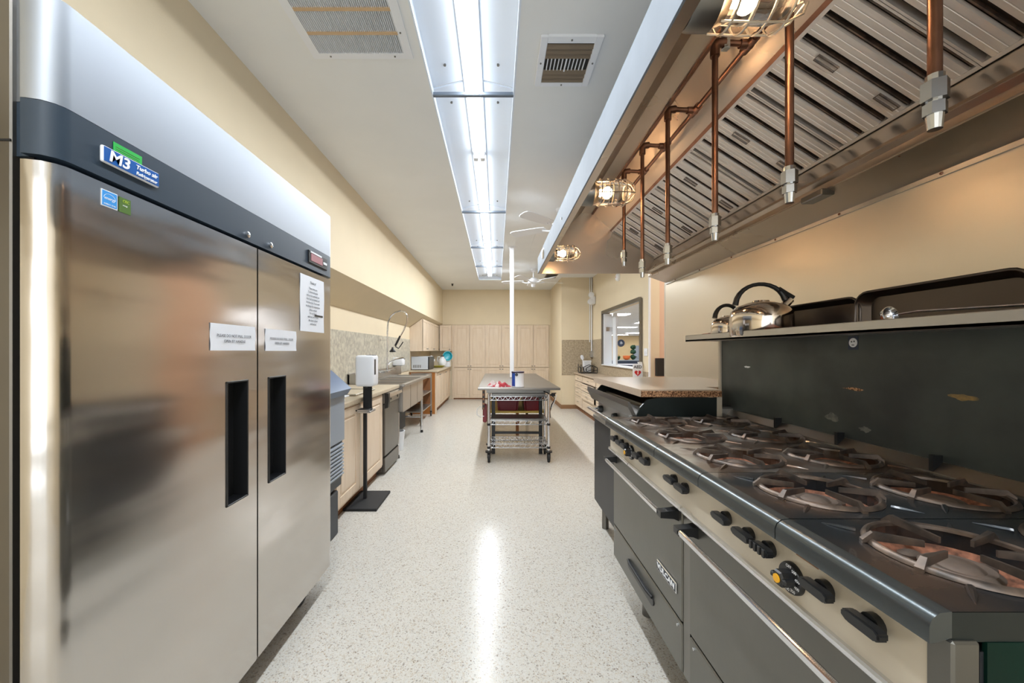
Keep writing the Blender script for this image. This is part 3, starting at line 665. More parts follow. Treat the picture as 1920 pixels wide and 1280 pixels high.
build('tie', MB().ball((-1.54, 9.30, 1.14), .045, (1, .7, 1.2)).ball((-1.5, 9.34, 1.08), .04), 'white', q, True)
q = thing('green_dish', 'low yellow-green dish in front of the white jug', 'dish', (-1.42, 9.7, .9))
build('dish', MB().lathe([(0, .002), (.1, .002), (.16, .04), (.165, .045), (.1, .012)], (-1.42, 9.62, .9), 24), 'yelgreen', q, True)
q = thing('spice_rack', 'small white rack with jars at the end of the far left counter', 'rack', (-1.23, 10.35, .9))
build('rack_frame', MB().box(-1.34, -1.22, 10.37, 10.55, .902, 1.04, .004), 'white', q)
for k in range(2): build('jar', MB().cyl((-1.31+k*.055, 10.355, .905), (-1.31+k*.055, 10.355, .99), .02, 10), 'steel_dark', q, True)

# ---------------------------------------------------------------- table and cart
TB = thing('prep_table', 'long stainless steel topped work table in the middle of the aisle', 'table', (.25, 6.1, 0))
build('tabletop', MB().box(-.219, .745, 4.60, 7.55, .845, .872, .004), 'table_top', TB)
build('apron', MB().box(-.12, .64, 4.72, 7.4, .80, .845), 'steel_dark', TB)
for x in (-.04, .56):
    for y in (5.02, 7.3): build('leg', MB().box(x-.022, x+.022, y-.022, y+.022, 0, .8), 'black', TB)
build('cross_rail', MB().box(-.04, .56, 7.29, 7.31, .28, .31), 'black', TB)
build('cross_rail', MB().box(-.04, .56, 5.01, 5.03, .25, .28), 'black', TB)
build('middle_leg', MB().box(.30, .345, 6.1, 6.14, 0, .8), 'wood', TB)
build('under_shelf', MB().box(-.1, .62, 5.1, 6.9, .50, .525), 'yellow', TB, label='yellow board shelf')
def tub(x0, x1, y0, y1, z0, label):
    T = thing('storage_tub', label, 'tub', ((x0+x1)/2, (y0+y1)/2, z0), 'maroon tubs under the table')
    mb = MB(); cx, cy = (x0+x1)/2, (y0+y1)/2
    a = [(x0+.02, y0+.02, z0), (x1-.02, y0+.02, z0), (x1-.02, y1-.02, z0), (x0+.02, y1-.02, z0)]
    b = [(x0, y0, z0+.18), (x1, y0, z0+.18), (x1, y1, z0+.18), (x0, y1, z0+.18)]
    A = [mb.b.verts.new(p) for p in a]; B = [mb.b.verts.new(p) for p in b]
    mb.b.faces.new(A[::-1])
    for i in range(4): mb.b.faces.new((A[i], A[(i+1) % 4], B[(i+1) % 4], B[i]))
    bmesh.ops.bevel(mb.b, geom=[e for e in mb.b.edges if abs(e.verts[0].co.z-e.verts[1].co.z) > .05], offset=.03, segments=3, affect='EDGES')
    build('tub_wall', mb, 'maroon', T, True)
    build('rim', MB().box(x0-.012, x1+.012, y0-.012, y0+.004, z0+.17, z0+.19, .003).box(x0-.012, x1+.012, y1-.004, y1+.012, z0+.17, z0+.19, .003).box(x0-.012, x0+.004, y0, y1, z0+.17, z0+.19, .003).box(x1-.004, x1+.012, y0, y1, z0+.17, z0+.19, .003), 'maroon', T)
tub(.0, .30, 5.12, 5.62, .526, 'wide maroon plastic tub on the yellow shelf under the table, left')
tub(.345, .60, 5.12, 5.62, .526, 'narrower maroon plastic tub on the yellow shelf under the table, right')
tub(-.17, -.03, 4.86, 5.0, .55, 'small maroon tub hanging at the table left end beside the cart') if False else None
q = thing('hanging_cord', 'reddish-brown power strip with looped cord hanging at the table left end', 'power strip', (-.16, 4.8, .8))
build('strip', MB().box(-.17, -.14, 4.70, 4.74, .60, .845, .006), 'copper', q)
for k in range(4): build('outlet', MB().box(-.165, -.145, 4.694, 4.70, .63+k*.055, .66+k*.055), 'black', q)
build('cord', MB().tube([(-.155, 4.72, .62), (-.20, 4.73, .64), (-.235, 4.74, .60), (-.235, 4.74, .54), (-.20, 4.74, .51), (-.15, 4.74, .52)], .005, 6), 'white', q, True)
build('red_pouch', MB().box(-.165, -.115, 4.75, 4.86, .44, .66, .012), 'maroon', q)
q = thing('black_cable', 'black tangled cable and plug hanging from the table right corner', 'cable', (.65, 4.75, .8))
build('plug', MB().box(.655, .70, 4.70, 4.73, .76, .80, .006), 'black', q)
build('cord', MB().tube([(.56, 4.70, .82), (.61, 4.70, .80), (.66, 4.71, .77), (.70, 4.71, .73), (.66, 4.72, .66), (.64, 4.73, .58), (.645, 4.74, .50)], .007, 6).tube([(.60, 4.7, .74), (.66, 4.7, .79), (.71, 4.7, .80)], .006, 6), 'black', q, True)
build('white_cord', MB().tube([(.715, 4.70, .78), (.69, 4.70, .70), (.655, 4.71, .62)], .004, 6), 'white', q, True)
# wire cart
WC = thing('wire_cart', 'chrome three-shelf wire cart on black casters under the near table end', 'cart', (.26, 4.8, 0))
cx0, cx1, cy0, cy1 = -.085, .605, 4.62, 4.99
def wire_shelf(z, name):
    fr = MB()
    for (a, b) in (((cx0, cy0), (cx1, cy0)), ((cx0, cy1), (cx1, cy1)), ((cx0, cy0), (cx0, cy1)), ((cx1, cy0), (cx1, cy1))):
        for dz in (0, -.045): fr.cyl((a[0], a[1], z+dz), (b[0], b[1], z+dz), .0055, 6)
        n = 22 if a[1] == b[1] else 12
        fr.tube([(a[0]+(b[0]-a[0])*i/n, a[1]+(b[1]-a[1])*i/n, z-.045*(i % 2)) for i in range(n+1)], .004, 5)
    o = build(name, fr, 'chrome', WC)
    wr = MB()
    for k in range(34):
        x = cx0+.01+k*(cx1-cx0-.02)/33; wr.box(x-.002, x+.002, cy0, cy1, z-.002, z+.003)
    for k in range(3):
        y = cy0+.09*(k+1); wr.box(cx0, cx1, y-.003, y+.003, z-.007, z-.002)
    build('shelf_wires', wr, 'chrome', o, kind='stuff')
for z, nm in ((.77, 'top_shelf'), (.485, 'middle_shelf'), (.215, 'bottom_shelf')): wire_shelf(z, nm)
build('shelf_liner', MB().box(cx0+.02, cx1-.02, cy0+.02, cy1-.01, .49, .505), 'steel_dark', WC)
build('flat_tray', MB().box(cx0+.03, cx1-.03, cy0+.03, cy1-.01, .775, .80, .004), 'steel_dark', WC)
for x in (cx0-.005, cx1+.005):
    for y in (cy0, cy1):
        p = build('post', MB().cyl((x, y, .13), (x, y, .795), .016, 12), 'chrome', WC, True)
        [build('collar', MB().cyl((x, y, z_), (x, y, z_+.025), .02, 12), 'blackmat', p, True) for z_ in (.43, .16)]
        c = build('caster', MB().lathe([(.012, -.014), (.052, -.014), (.056, -.008), (.056, .008), (.052, .014), (.012, .014)], (x, y, .056), 20, 'x'), 'blackmat', WC, True)
        build('caster_fork', MB().box(x-.02, x-.016, y-.018, y+.018, .05, .12).box(x+.016, x+.02, y-.018, y+.018, .05, .12).cyl((x, y, .115), (x, y, .135), .042, 14), 'black', c)
q = thing('coffee_can', 'blue and white coffee can on the steel table beside the pole', 'can', (.257, 4.75, .872))
build('can_body', MB().lathe([(0, 0), (.072, 0), (.074, .004), (.072, .008), (.072, .172), (.074, .176), (.074, .18)], (.257, 4.75, .873), 28), 'white', q, True)
mb = MB()
for k in range(7):
    a0, a1 = math.radians(180+k*8.5), math.radians(180+(k+1)*8.5); r = .0735
    mb.quad([(.257+r*math.cos(a0), 4.75+r*math.sin(a0), .883), (.257+r*math.cos(a1), 4.75+r*math.sin(a1), .883), (.257+r*math.cos(a1), 4.75+r*math.sin(a1), 1.04), (.257+r*math.cos(a0), 4.75+r*math.sin(a0), 1.04)])
build('blue_label', mb, 'can_blue', q)
build('round_mark', MB().lathe([(0, 0), (.018, 0), (.018, .002), (0, .002)], (.237, 4.6745, 1.02), 16, 'y'), 'ink', q)
build('lid', MB().lathe([(.077, .166), (.077, .182), (.07, .184), (0, .183)], (.257, 4.75, .873), 28), 'purple', q, True)
q = thing('dish_cloth', 'crumpled red and white cloth lying on the steel table', 'cloth', (.03, 4.8, .872))
mb = MB(); nx, ny = 22, 12; vs = []
for i in range(nx+1):
    for j in range(ny+1):
        u, v_ = i/nx, j/ny
        e = math.sin(math.pi*u)*math.sin(math.pi*v_)
        z = .874+e**.5*(.042+.022*math.sin(u*17+v_*6)+.016*math.sin(v_*15-u*4))*(1.25-.6*u)
        vs.append(mb.b.verts.new((-.10+.26*u+.02*math.sin(v_*7), 4.68+.24*v_+.03*math.sin(u*9), max(z, .874))))
for i in range(nx):
    for j in range(ny): mb.b.faces.new((vs[i*(ny+1)+j], vs[(i+1)*(ny+1)+j], vs[(i+1)*(ny+1)+j+1], vs[i*(ny+1)+j+1]))
build('fabric', mb, 'cloth', q, True)

# ---------------------------------------------------------------- range
XF, XP, XD, XBK, ZT = .573, .600, .613, 1.27, .955
RG = thing('gas_range', 'ten-burner commercial gas range with two ovens in the right foreground', 'range', (.95, 1.3, 0))
SYS = [.521, .812, 1.122, 1.437, 1.752, 2.08]
YN, YF2 = SYS[0], SYS[-1]
build('body', MB().box(XD+.03, XBK, YN+.004, YF2, .24, .90), 'oven_side', RG)
build('side_panel', MB().box(XD+.035, XBK+.05, YN, YN+.006, .20, .915), 'side_green_sheen', RG, label='glossy black side panel with a painted green reflection')
build('corner_post', MB().box(XP-.002, XD+.022, YN-.004, YN+.03, .20, .918, .003), 'oven', RG)
for y in (.65, 1.28, 1.95): 
    for x in (.75, 1.18): build('leg', MB().cyl((x, y, 0), (x, y, .24), .03, 12, .022), 'steel_dark', RG, True)
# cooktop sections with real round openings
def plate_hole(mb, x0, x1, y0, y1, holes, z, t):
    """rectangle with round openings along x, plus the opening walls"""
    xs = [x0]+[(holes[i][0]+holes[i+1][0])/2 for i in range(len(holes)-1)]+[x1]
    for (cx, cy, r), a, b in zip(holes, xs, xs[1:]):
        seg = 32; ring = []; outer = []
        for k in range(seg):
            th = 2*math.pi*(k+.5)/seg; c, s_ = math.cos(th), math.sin(th)
            ring.append(mb.b.verts.new((cx+r*c, cy+r*s_, z)))
            fx_ = (b-cx)/c if c > 0 else (a-cx)/c
            fy_ = (y1-cy)/s_ if s_ > 0 else (y0-cy)/s_
            f = min(fx_, fy_); outer.append(mb.b.verts.new((cx+f*c, cy+f*s_, z)))
        low = [mb.b.verts.new((v.co.x, v.co.y, z-t)) for v in ring]
        for k in range(seg):
            j = (k+1) % seg
            mb.b.faces.new((ring[k], ring[j], outer[j], outer[k])); mb.b.faces.new((ring[k], low[k], low[j], ring[j]))
            p, q_ = outer[k].co, outer[j].co
            if abs(p.x-q_.x) > 1e-6 and abs(p.y-q_.y) > 1e-6:
                corner = mb.b.verts.new((b if (p.x > cx) else a, y1 if (p.y > cy) else y0, z))
                mb.b.faces.new((outer[k], outer[j], corner))
for i in range(5):
    y0, y1 = SYS[i]+.0015, SYS[i+1]-.0015; yc = (y0+y1)/2
    mt = 'cooktop' if i < 2 else 'cooktop_grey'
    holes = [(.782, yc, .116), (1.085, yc, .116)]
    mb = MB(); plate_hole(mb, XF+.03, 1.235, y0, y1, holes, ZT, .03)
    prof = [(XF+.03, ZT), (XF+.014, ZT-.002), (XF+.004, ZT-.009), (XF, ZT-.02), (XF, ZT-.042), (XF+.006, ZT-.042), (XF+.03, ZT-.035)]
    mb2 = MB().prism(prof, 'y', y0, y1)
    sec = build('cooktop_section', mb, mt, RG)
    build('front_nosing', mb2, 'nosing' if 'nosing' in M else 'oven', sec, True)
    build('section_skirt', MB().box(XF+.03, 1.235, y0, y0+.004, ZT-.04, ZT-.001).box(XF+.03, 1.235, y1-.004, y1, ZT-.04, ZT-.001), 'enamel', sec)
    for (cx, cy, r) in holes:
        G_ = MB()
        G_.lathe([(r-.005, .001), (r-.004, .007), (r, .0095), (r+.005, .007), (r+.008, .001)], (cx, cy, ZT), 40, cap=False)
        grate = build('burner_grate', G_, 'cast', RG, True)
        fg = MB()
        for ang in (90, 270, 22, 158, 202, 338):
            th = math.radians(ang); d = Vector((math.cos(th), math.sin(th), 0)); qv = Vector((-d.y, d.x, 0))
            c = Vector((cx, cy, ZT))
            def blade(r0, r1, w0, w1, z0, z1, b0, b1):
                v8 = []
                for (rr, ww, zt, zb) in ((r0, w0, z0, b0), (r1, w1, z1, b1)):
                    for sg in (1, -1): v8 += [fg.b.verts.new(c+d*rr+qv*ww*sg+Vector((0, 0, zt))), fg.b.verts.new(c+d*rr+qv*ww*sg+Vector((0, 0, zb)))]
                a, a_, b, b_, e, e_, f, f_ = v8
                for q4 in ((a, b, f, e), (a_, e_, f_, b_), (a, e, e_, a_), (b, b_, f_, f), (a, a_, b_, b), (e, f, f_, e_)): fg.b.faces.new(q4)
            blade(.030 if ang in (90, 270) else .045, .116, .0022, .0042, .017, .021, .006, .006)
            blade(.116, .131, .0042, .006, .021, .006, .004, -.0)
        build('grate_fingers', fg, 'cast', grate)
        bl = build('burner_bowl', MB().lathe([(r-.001, -.028), (r-.02, -.045), (.05, -.052), (0, -.052)], (cx, cy, ZT), 32, cap=False), 'rust', RG, True)
        bc = MB().lathe([(.045, -.0515), (.05, -.022), (.042, -.016), (.03, -.018), (.022, -.012), (0, -.012)], (cx, cy, ZT), 24)
        for k in range(5):
            th = math.radians(k*72+20); bc.ball((cx+.078*math.cos(th), cy+.078*math.sin(th), ZT-.038), .017, (1.3, .9, .5), 10)
        build('burner', bc, 'burner', bl, True)
    # raised ribs from the opening towards the corners of the section
    for (cx, cy, r) in holes:
        for sx_, sy_ in ((-1, -1), (-1, 1), (1, -1), (1, 1)):
            a = Vector((cx+sx_*.092, cy+sy_*.092, ZT)); b = Vector((cx+sx_*.128, cy+sy_*.128, ZT))
            build('cast_rib', MB().tube([a, (a+b)/2, b], [.006, .005, .001], 8), mt, sec, True)
build('rear_rail', MB().prism([(1.235, ZT-.04), (1.235, ZT+.004), (1.262, ZT+.030), (1.27, ZT+.030), (1.27, ZT-.04)], 'y', YN, 2.23), 'steel_dark', RG)
for y in SYS[1:-1]: build('rail_tab', MB().box(1.235, 1.262, y-.006, y+.006, ZT+.004, ZT+.05), 'black', RG)
cpn = build('control_panel', MB().box(XP, XP+.03, YN+.028, YF2, .797, .915), 'panel', RG)
build('grease_mark', MB().box(XP-.0004, XP+.001, .735, .79, .893, .902), 'wood', cpn)
build('chrome_strip', MB().box(XP-.012, XD+.01, YN+.03, 1.268, .783, .799, .004).box(XP-.012, XD+.01, 1.272, 1.77, .783, .799, .004).box(XP-.012, XD+.01, 1.774, YF2, .783, .799, .004), 'chrome', RG)
def bar_knob(y, z, l=.066, ridged=False):
    mb = MB().cyl((XP, y, z), (XP-.012, y, z), .017, 18)
    k = build('burner_knob', mb, 'black', RG, True)
    w_ = MB().prism([(y-l/2, z-.005), (y-l/2+.008, z-.010), (y+l/2-.010, z-.010), (y+l/2, z-.004), (y+l/2, z+.005), (y+l/2-.010, z+.010), (y-l/2+.008, z+.010), (y-l/2, z+.005)], 'x', XP-.012, XP-.030)
    bmesh.ops.bevel(w_.b, geom=list(w_.b.edges), offset=.0025, segments=2, affect='EDGES')
    if ridged:
        for q_ in range(4): w_.box(XP-.033, XP-.029, y-l/2+.006+q_*.014, y-l/2+.013+q_*.014, z-.009, z+.009, .001)
    build('knob_wing', w_, 'black', k, True)
for y, z in ((.623, .869), (.716, .868), (.931, .867), (1.022, .868), (1.244, .868), (1.322, .870), (1.555, .866), (1.640, .866), (1.80, .866), (1.87, .866), (1.96, .866)): bar_knob(y, z, .066 if y < 1.1 else .07)
bar_knob(.862, .868, .058, True)
for y, z in ((.797, .842), (1.745, .852)):
    dl = MB().lathe([(.031, 0), (.031, -.006), (.029, -.010), (0, -.010)], (XP, y, z), 36, 'x')
    k = build('thermostat_dial', dl, 'black', RG, True)
    for j, s in enumerate(['OFF', '500', '450', '400', '350', '300', '250', '200']):
        th = math.radians(90-j*38); tt = text('lettering', s, (XP-.0105, y-.0235*math.cos(th), z+.0235*math.sin(th)), .0085, '-x', 'whiteink', k, ext=.0001)
    build('dial_grip', MB().lathe([(.017, -.010), (.017, -.030), (.014, -.034), (0, -.034)], (XP, y, z), 6, 'x').box(XP-.034, XP-.01, y-.022, y+.022, z-.006, z+.006, .003), 'black', k)
    build('amber_cap', MB().lathe([(.0085, -.034), (.0085, -.0365), (0, -.0365)], (XP, y, z), 16, 'x'), 'amber', k)
def oven(y0, y1, badge=False):
    dr = build('oven_door', MB().box(XD, XD+.03, y0, y1, .402, .775, .004), 'oven', RG)
    hx = XP-.042
    build('handle_bar', MB().box(hx-.006, hx+.006, y0+.045, y1-.045, .739, .757, .004, 2), 'chrome', dr)
    for y in (y0+.04, y1-.04): build('handle_bracket', MB().prism([(hx-.006, .738), (XD-.016, .735), (XD, .728), (XD, .765), (XD-.016, .762), (hx-.006, .758)], 'y', y-.017, y+.017), 'black', dr)
    dw = build('lower_drawer', MB().box(XD, XD+.03, y0, y1, .235, .395, .004), 'oven', RG)
    yc = (y0+y1)/2
    n_ = 12; prof = [(yc+.15-.02+.02*math.sin(a), .318+.018*math.cos(a)) for a in [math.pi*k/8 for k in range(9)]]+[(yc-.15+.02-.02*math.sin(a), .318-.018*math.cos(a)) for a in [math.pi*k/8 for k in range(9)]]
    pm = MB().prism(prof, 'x', XD-.004, XD+.002); build('drawer_pull', pm, 'black', dw, label='black oval recessed drawer pull')
    build('pull_lip', MB().tube([(XD-.004, yc-.14, .335), (XD-.012, yc-.1, .338), (XD-.012, yc+.1, .338), (XD-.004, yc+.14, .335)], .006, 8), 'blackmat', dw, True)
    for y in (y0+.03, y1-.03): build('screw', MB().cyl((XD-.003, y, .375), (XD, y, .375), .005, 8), 'zinc', dw)
    if badge:
        b = build('badge', MB().box(XD-.005, XD, 1.338, 1.500, .476, .512, .002), 'chrome', dr)
        build('badge_face', MB().box(XD-.0056, XD-.004, 1.342, 1.496, .480, .508), 'ink', b)
        text('lettering', 'VULCAN', (XD-.0062, 1.419, .494), .027, '-x', 'whiteink', b, sx=1.35, font_off=.0005)
oven(1.305, 2.066, True)
oven(.535, 1.255)
build('centre_stile', MB().box(XD+.004, XD+.03, 1.258, 1.302, .235, .78), 'steel_dark', RG)
build('backguard', MB().box(1.27, 1.30, .40, 2.23, .90, 1.36, .003), 'backguard', RG)
build('backguard_edge', MB().box(1.262, 1.305, 2.228, 2.245, .90, 1.36), 'panel', RG)
st = build('round_sticker', MB().lathe([(0, 0), (.0165, 0), (.0165, -.001), (0, -.001)], (1.27, 1.405, 1.330), 24, 'x'), 'whiteink', RG)
build('sticker_backing', MB().box(1.2693, 1.2699, 1.385, 1.425, 1.305, 1.352), 'navy', st)
build('sticker_print', MB().box(1.2685, 1.2689, 1.398, 1.403, 1.332, 1.337).box(1.2685, 1.2689, 1.408, 1.413, 1.331, 1.336).box(1.2685, 1.2689, 1.40, 1.41, 1.320, 1.323), 'ink', st)
# worn scrapes on the backguard
for (y, z, l, h_, mm) in ((1.068, 1.174, .048, .011, 'scrape'), (1.494, 1.05, .035, .02, 'smudge'), (1.36, 1.03, .025, .012, 'smudge'), (1.40, 1.165, .05, .006, 'chipboard'), (2.0, 1.22, .03, .006, 'whiteink')):
    mb = MB(); mb.b.faces.new([mb.b.verts.new((1.2694, y+l*math.cos(a)*(.6+.4*random.random()), z+h_*math.sin(a)*(.5+.5*random.random()))) for a in [2*math.pi*k/18 for k in range(18)]])
    build('paint_scrape', mb, mm, RG)
shf = build('high_shelf', MB().box(1.12, 1.50, .30, 2.34, 1.357, 1.365).box(1.12, 1.128, .30, 2.34, 1.355, 1.392, .002).box(1.12, 1.50, 2.334, 2.34, 1.357, 1.39), 'steel', RG)
build('riser_back', MB().box(1.50, 1.51, .30, 2.34, .9, 1.40), 'steel_dark', RG)

# ---------------------------------------------------------------- on the high shelf
SZ = 1.3655
def kettle(cx, cy, r, h, label, rot=0, spout=True):
    T = thing('kettle', label, 'kettle', (cx, cy, SZ))
    build('body', MB().lathe([(0, .001), (r*.96, .001), (r, .012), (r, h*.55), (r*.96, h*.72), (r*.8, h*.86), (r*.45, h*.97), (0, h)], (cx, cy, SZ), 36), 'kettle', T, True)
    build('lid_knob', MB().lathe([(r*.28, h*.97), (r*.26, h*1.03), (0, h*1.05)], (cx, cy, SZ), 20), 'kettle', T, True)
    dv = Vector((math.cos(rot), math.sin(rot), 0)); c = Vector((cx, cy, SZ))
    hp = []
    for k in range(13):
        a = math.radians(170-k*(150/12)); hp.append(c+dv*(r*.92*math.cos(a))+Vector((0, 0, h*.72+h*.78*max(0, math.sin(a))**.8)))
    build('handle', MB().tube(hp, [.013-.004*math.sin(math.pi*k/12) for k in range(13)], 10), 'black', T, True)
    if spout:
        a = c+dv*r*.72+Vector((0, 0, h*.80)); b = c+dv*r*1.05+Vector((0, 0, h*1.06))
        sp = build('spout', MB().cyl(a, b, .02, 14, .016), 'kettle', T, True)
        build('spout_cap', MB().tube([c+dv*r*.62+Vector((0, 0, h*1.35)), c+dv*r*.9+Vector((0, 0, h*1.22)), c+dv*r*1.12+Vector((0, 0, h*1.10))], [.014, .012, .014], 8), 'black', sp, True)
M['kettle'] = mat('polished_kettle', (214, 204, 194), .12, 1)
kettle(1.235, 1.845, .128, .165, 'large polished steel kettle with arched black handle on the shelf', -.05)
kettle(1.235, 2.115, .078, .12, 'small steel kettle with black handle behind the large kettle', .1, False)
q = thing('red_packet', 'small red packet at the left end of the high shelf', 'packet', (1.22, 2.27, SZ))
build('packet_body', MB().box(1.20, 1.25, 2.20, 2.31, SZ, SZ+.035, .003), 'red', q)
build('packet_flap', MB().box(1.199, 1.251, 2.199, 2.24, SZ+.02, SZ+.037, .002), 'maroon', q)
def roast_pan(y0, y1, x0, z0, h, label, tilt=.0):
    T = thing('sheet_pan', label, 'pan', (x0, (y0+y1)/2, SZ))
    def rr(y0, y1, z0, z1, r):
        pts = []
        for (cy, cz, a0) in ((y1-r, z1-r, 0), (y0+r, z1-r, 90), (y0+r, z0+r, 180), (y1-r, z0+r, 270)):
            for k in range(6): a = math.radians(a0+k*18); pts.append((cy+r*math.cos(a), cz+r*math.sin(a)))
        return pts
    P0 = rr(y0+.03, y1-.03, z0+.012, z0+h-.02, .035)
    build('pan_base', MB().prism(P0, 'x', x0+.035, x0+.038), 'pan', T, True)
    P1 = rr(y0, y1, z0, z0+h, .05)
    mb = MB(); A = [mb.b.verts.new((x0, a, b)) for a, b in P1]; B = [mb.b.verts.new((x0+.036, a, b)) for a, b in P0]; n = len(A)
    for i in range(n): mb.b.faces.new((A[i], A[(i+1) % n], B[(i+1) % n], B[i]))
    build('pan_wall', mb, 'pan', T, True)
    build('rim', MB().tube([(x0, a, b) for a, b in P1], .0045, 6, True), 'pan', T, True)
roast_pan(1.52, 1.96, 1.40, SZ+.001, .145, 'dark sheet pan on edge on the shelf right of the large kettle')
roast_pan(1.02, 1.53, 1.39, SZ+.001, .155, 'long dark sheet pan on edge at the right of the high shelf')
tag(build('baking_tray', MB().box(1.44, 1.455, .32, 2.05, SZ, SZ+.135, .004), 'pan'), 'long flat dark tray standing behind the sheet pans on the shelf', 'tray')
q = thing('copper_tray', 'orange-toned flat tray lying under the ladle on the shelf', 'tray', (1.22, 1.45, SZ))
build('tray_plate', MB().box(1.15, 1.30, 1.30, 1.66, SZ, SZ+.022, .003), 'orange', q)
build('tray_rim', MB().tube([(1.15, 1.30, SZ+.024), (1.30, 1.30, SZ+.024), (1.30, 1.66, SZ+.024), (1.15, 1.66, SZ+.024)], .004, 6, True), 'copper', q)
q = thing('steel_ladle', 'steel ladle with a thin handle lying on the high shelf', 'ladle', (1.2, 1.2, SZ))
mb = MB().lathe([(0, 0), (.013, .003), (.022, .012), (.026, .024), (.024, .024), (.019, .012), (0, .004)], (0, 0, 0), 24)
bmesh.ops.transform(mb.b, matrix=Matrix.Translation((1.19, 1.215, SZ+.04)) @ Matrix.Rotation(math.radians(80), 4, 'X') @ Matrix.Rotation(-.3, 4, 'Z'), verts=mb.b.verts)
build('bowl', mb, 'chrome', q, True)
build('handle', MB().tube([(1.19, 1.20, SZ+.04), (1.175, 1.1, SZ+.045), (1.16, .85, SZ+.035), (1.16, .7, SZ+.03)], .0035, 6), 'chrome', q, True)

# ---------------------------------------------------------------- griddle and board
GD = thing('steel_griddle', 'low stainless griddle with a grease trough beyond the range', 'griddle', (1.0, 2.55, 0))
build('cabinet', MB().box(.736, 1.45, 2.12, 2.97, .19, .80, .003), 'oven_side', GD)
build('cabinet_top_trim', MB().box(.728, 1.45, 2.115, 2.975, .80, .83, .003), 'steel', GD)
for y in (2.2, 2.9): build('leg', MB().cyl((.80, y, 0), (.80, y, .19), .025, 12), 'steel_dark', GD, True)
build('griddle_body', MB().box(.79, 1.40, 2.12, 3.0, .83, .99), 'steel', GD)
build('splash_side', MB().prism([(.74, .94), (.765, 1.0), (.80, 1.04), (.86, 1.052), (1.172, 1.052), (1.172, .945), (.80, .925)], 'y', 2.10, 2.112), 'enamel', GD)
build('splash_side', MB().prism([(.74, .94), (.765, 1.0), (.80, 1.04), (.86, 1.052), (1.20, 1.052), (1.20, .945), (.80, .925)], 'y', 3.02, 3.032), 'enamel', GD)
build('grease_trough', MB().prism([(.70, 1.03), (.708, 1.03), (.745, .95), (.83, .935), (.83, .925), (.735, .935), (.70, 1.0)], 'y', 2.10, 3.04), 'copper_trough' if 'copper_trough' in M else 'steel_dark', GD)
build('griddle_plate', MB().box(.83, 1.38, 2.13, 2.99, .985, 1.0), 'steel_dark', GD)
fp = build('front_panel', MB().box(.775, .79, 2.12, 3.0, .83, .925), 'steel', GD)
for y in (2.9, 2.55, 2.25):
    k = build('griddle_knob', MB().lathe([(.026, 0), (.026, -.012), (.02, -.03), (0, -.03)], (.775, y, .875), 18, 'x'), 'black', fp, True)
build('tubular_rail', MB().cyl((.70, 2.14, .875), (.70, 2.98, .875), .012, 10).box(.70, .78, 2.15, 2.165, .868, .882).box(.70, .78, 2.93, 2.945, .868, .882), 'chrome', GD, True)
build('rear_post', MB().box(1.172, 1.20, 2.10, 2.14, .93, 1.055), 'panel', GD)
WB = thing('worktop_board', 'loose laminate board with raw chipboard edge lying over the griddle', 'board', (1.17, 2.6, 1.06))
build('laminate', MB().box(.769, 1.198, 2.100, 2.26, 1.088, 1.095).box(.769, 1.598, 2.26, 3.12, 1.088, 1.095).box(.766, .769, 2.101, 3.12, 1.056, 1.095), 'counter', WB)
build('chipboard_core', MB().box(.770, 1.198, 2.098, 2.26, 1.056, 1.088).box(.770, 1.598, 2.26, 3.12, 1.056, 1.088), 'chipboard', WB, label='raw chipboard edge')

# ---------------------------------------------------------------- hood
HD = thing('exhaust_hood', 'long stainless kitchen exhaust hood over the range with slanted filters', 'hood', (1.0, 1.7, 2.0))
HY0, HY1 = -.6, 3.72
def sheet(pts, y0, y1, t=.004):
    mb = MB(); n = 24
    cols = []
    for i, p in enumerate(pts):
        a = Vector(pts[max(i-1, 0)]); b = Vector(pts[min(i+1, len(pts)-1)]); d = (b-a).normalized(); nn = Vector((-d.y, d.x))*t
        cols.append(((p[0], p[1]), (p[0]+nn.x, p[1]+nn.y)))
    prof = [c[0] for c in cols]+[c[1] for c in cols[::-1]]
    mb.prism(prof, 'y', y0, y1); return mb
build('front_face', MB().box(.388, .394, HY0, HY1, 2.03, 2.176), 'hood_front', HD)
build('front_inner', MB().prism([(.394, 2.03), (.425, 2.03), (.43, 2.045), (.43, 2.075), (.41, 2.09), (.394, 2.16)], 'y', HY0, HY1), 'hood', HD)
build('inner_slope', sheet([(.394, 2.165), (.46, 2.19), (.53, 2.275), (.663, 2.466), (.80, 2.60)], HY0, HY1), 'hood', HD)
build('inner_roof', sheet([(.80, 2.60), (.905, 2.597)], HY0, HY1), 'hood', HD)
build('filter_header', sheet([(.905, 2.60), (1.079, 2.434)], HY0, HY1), 'hood', HD)
build('header_lip', MB().prism([(.898, 2.585), (.912, 2.585), (.915, 2.60), (.898, 2.60)], 'y', HY0, HY1).prism([(1.066, 2.436), (1.079, 2.424), (1.087, 2.432), (1.074, 2.444)], 'y', HY0, HY1), 'copper', HD)
build('top_cover', MB().prism([(.388, 2.17), (.80, 2.62), (1.62, 2.66), (1.62, 2.655), (.80, 2.61), (.392, 2.17)], 'y', HY0, HY1), 'hood_front', HD)
for y0, nm in ((HY1-.004, 'end_panel'), (HY0, 'end_panel')):
    build(nm, MB().prism([(.388, 2.03), (1.49, 2.03), (1.598, 1.945), (1.62, 1.945), (1.62, 2.66), (.80, 2.62), (.388, 2.176)], 'y', y0, y0+.004), 'hood', HD)
build('grease_gutter', MB().prism([(1.49, 2.166), (1.415, 2.055), (1.405, 2.055), (1.405, 2.045), (1.42, 2.045), (1.497, 2.155)], 'y', HY0, HY1-.005), 'hood', HD)
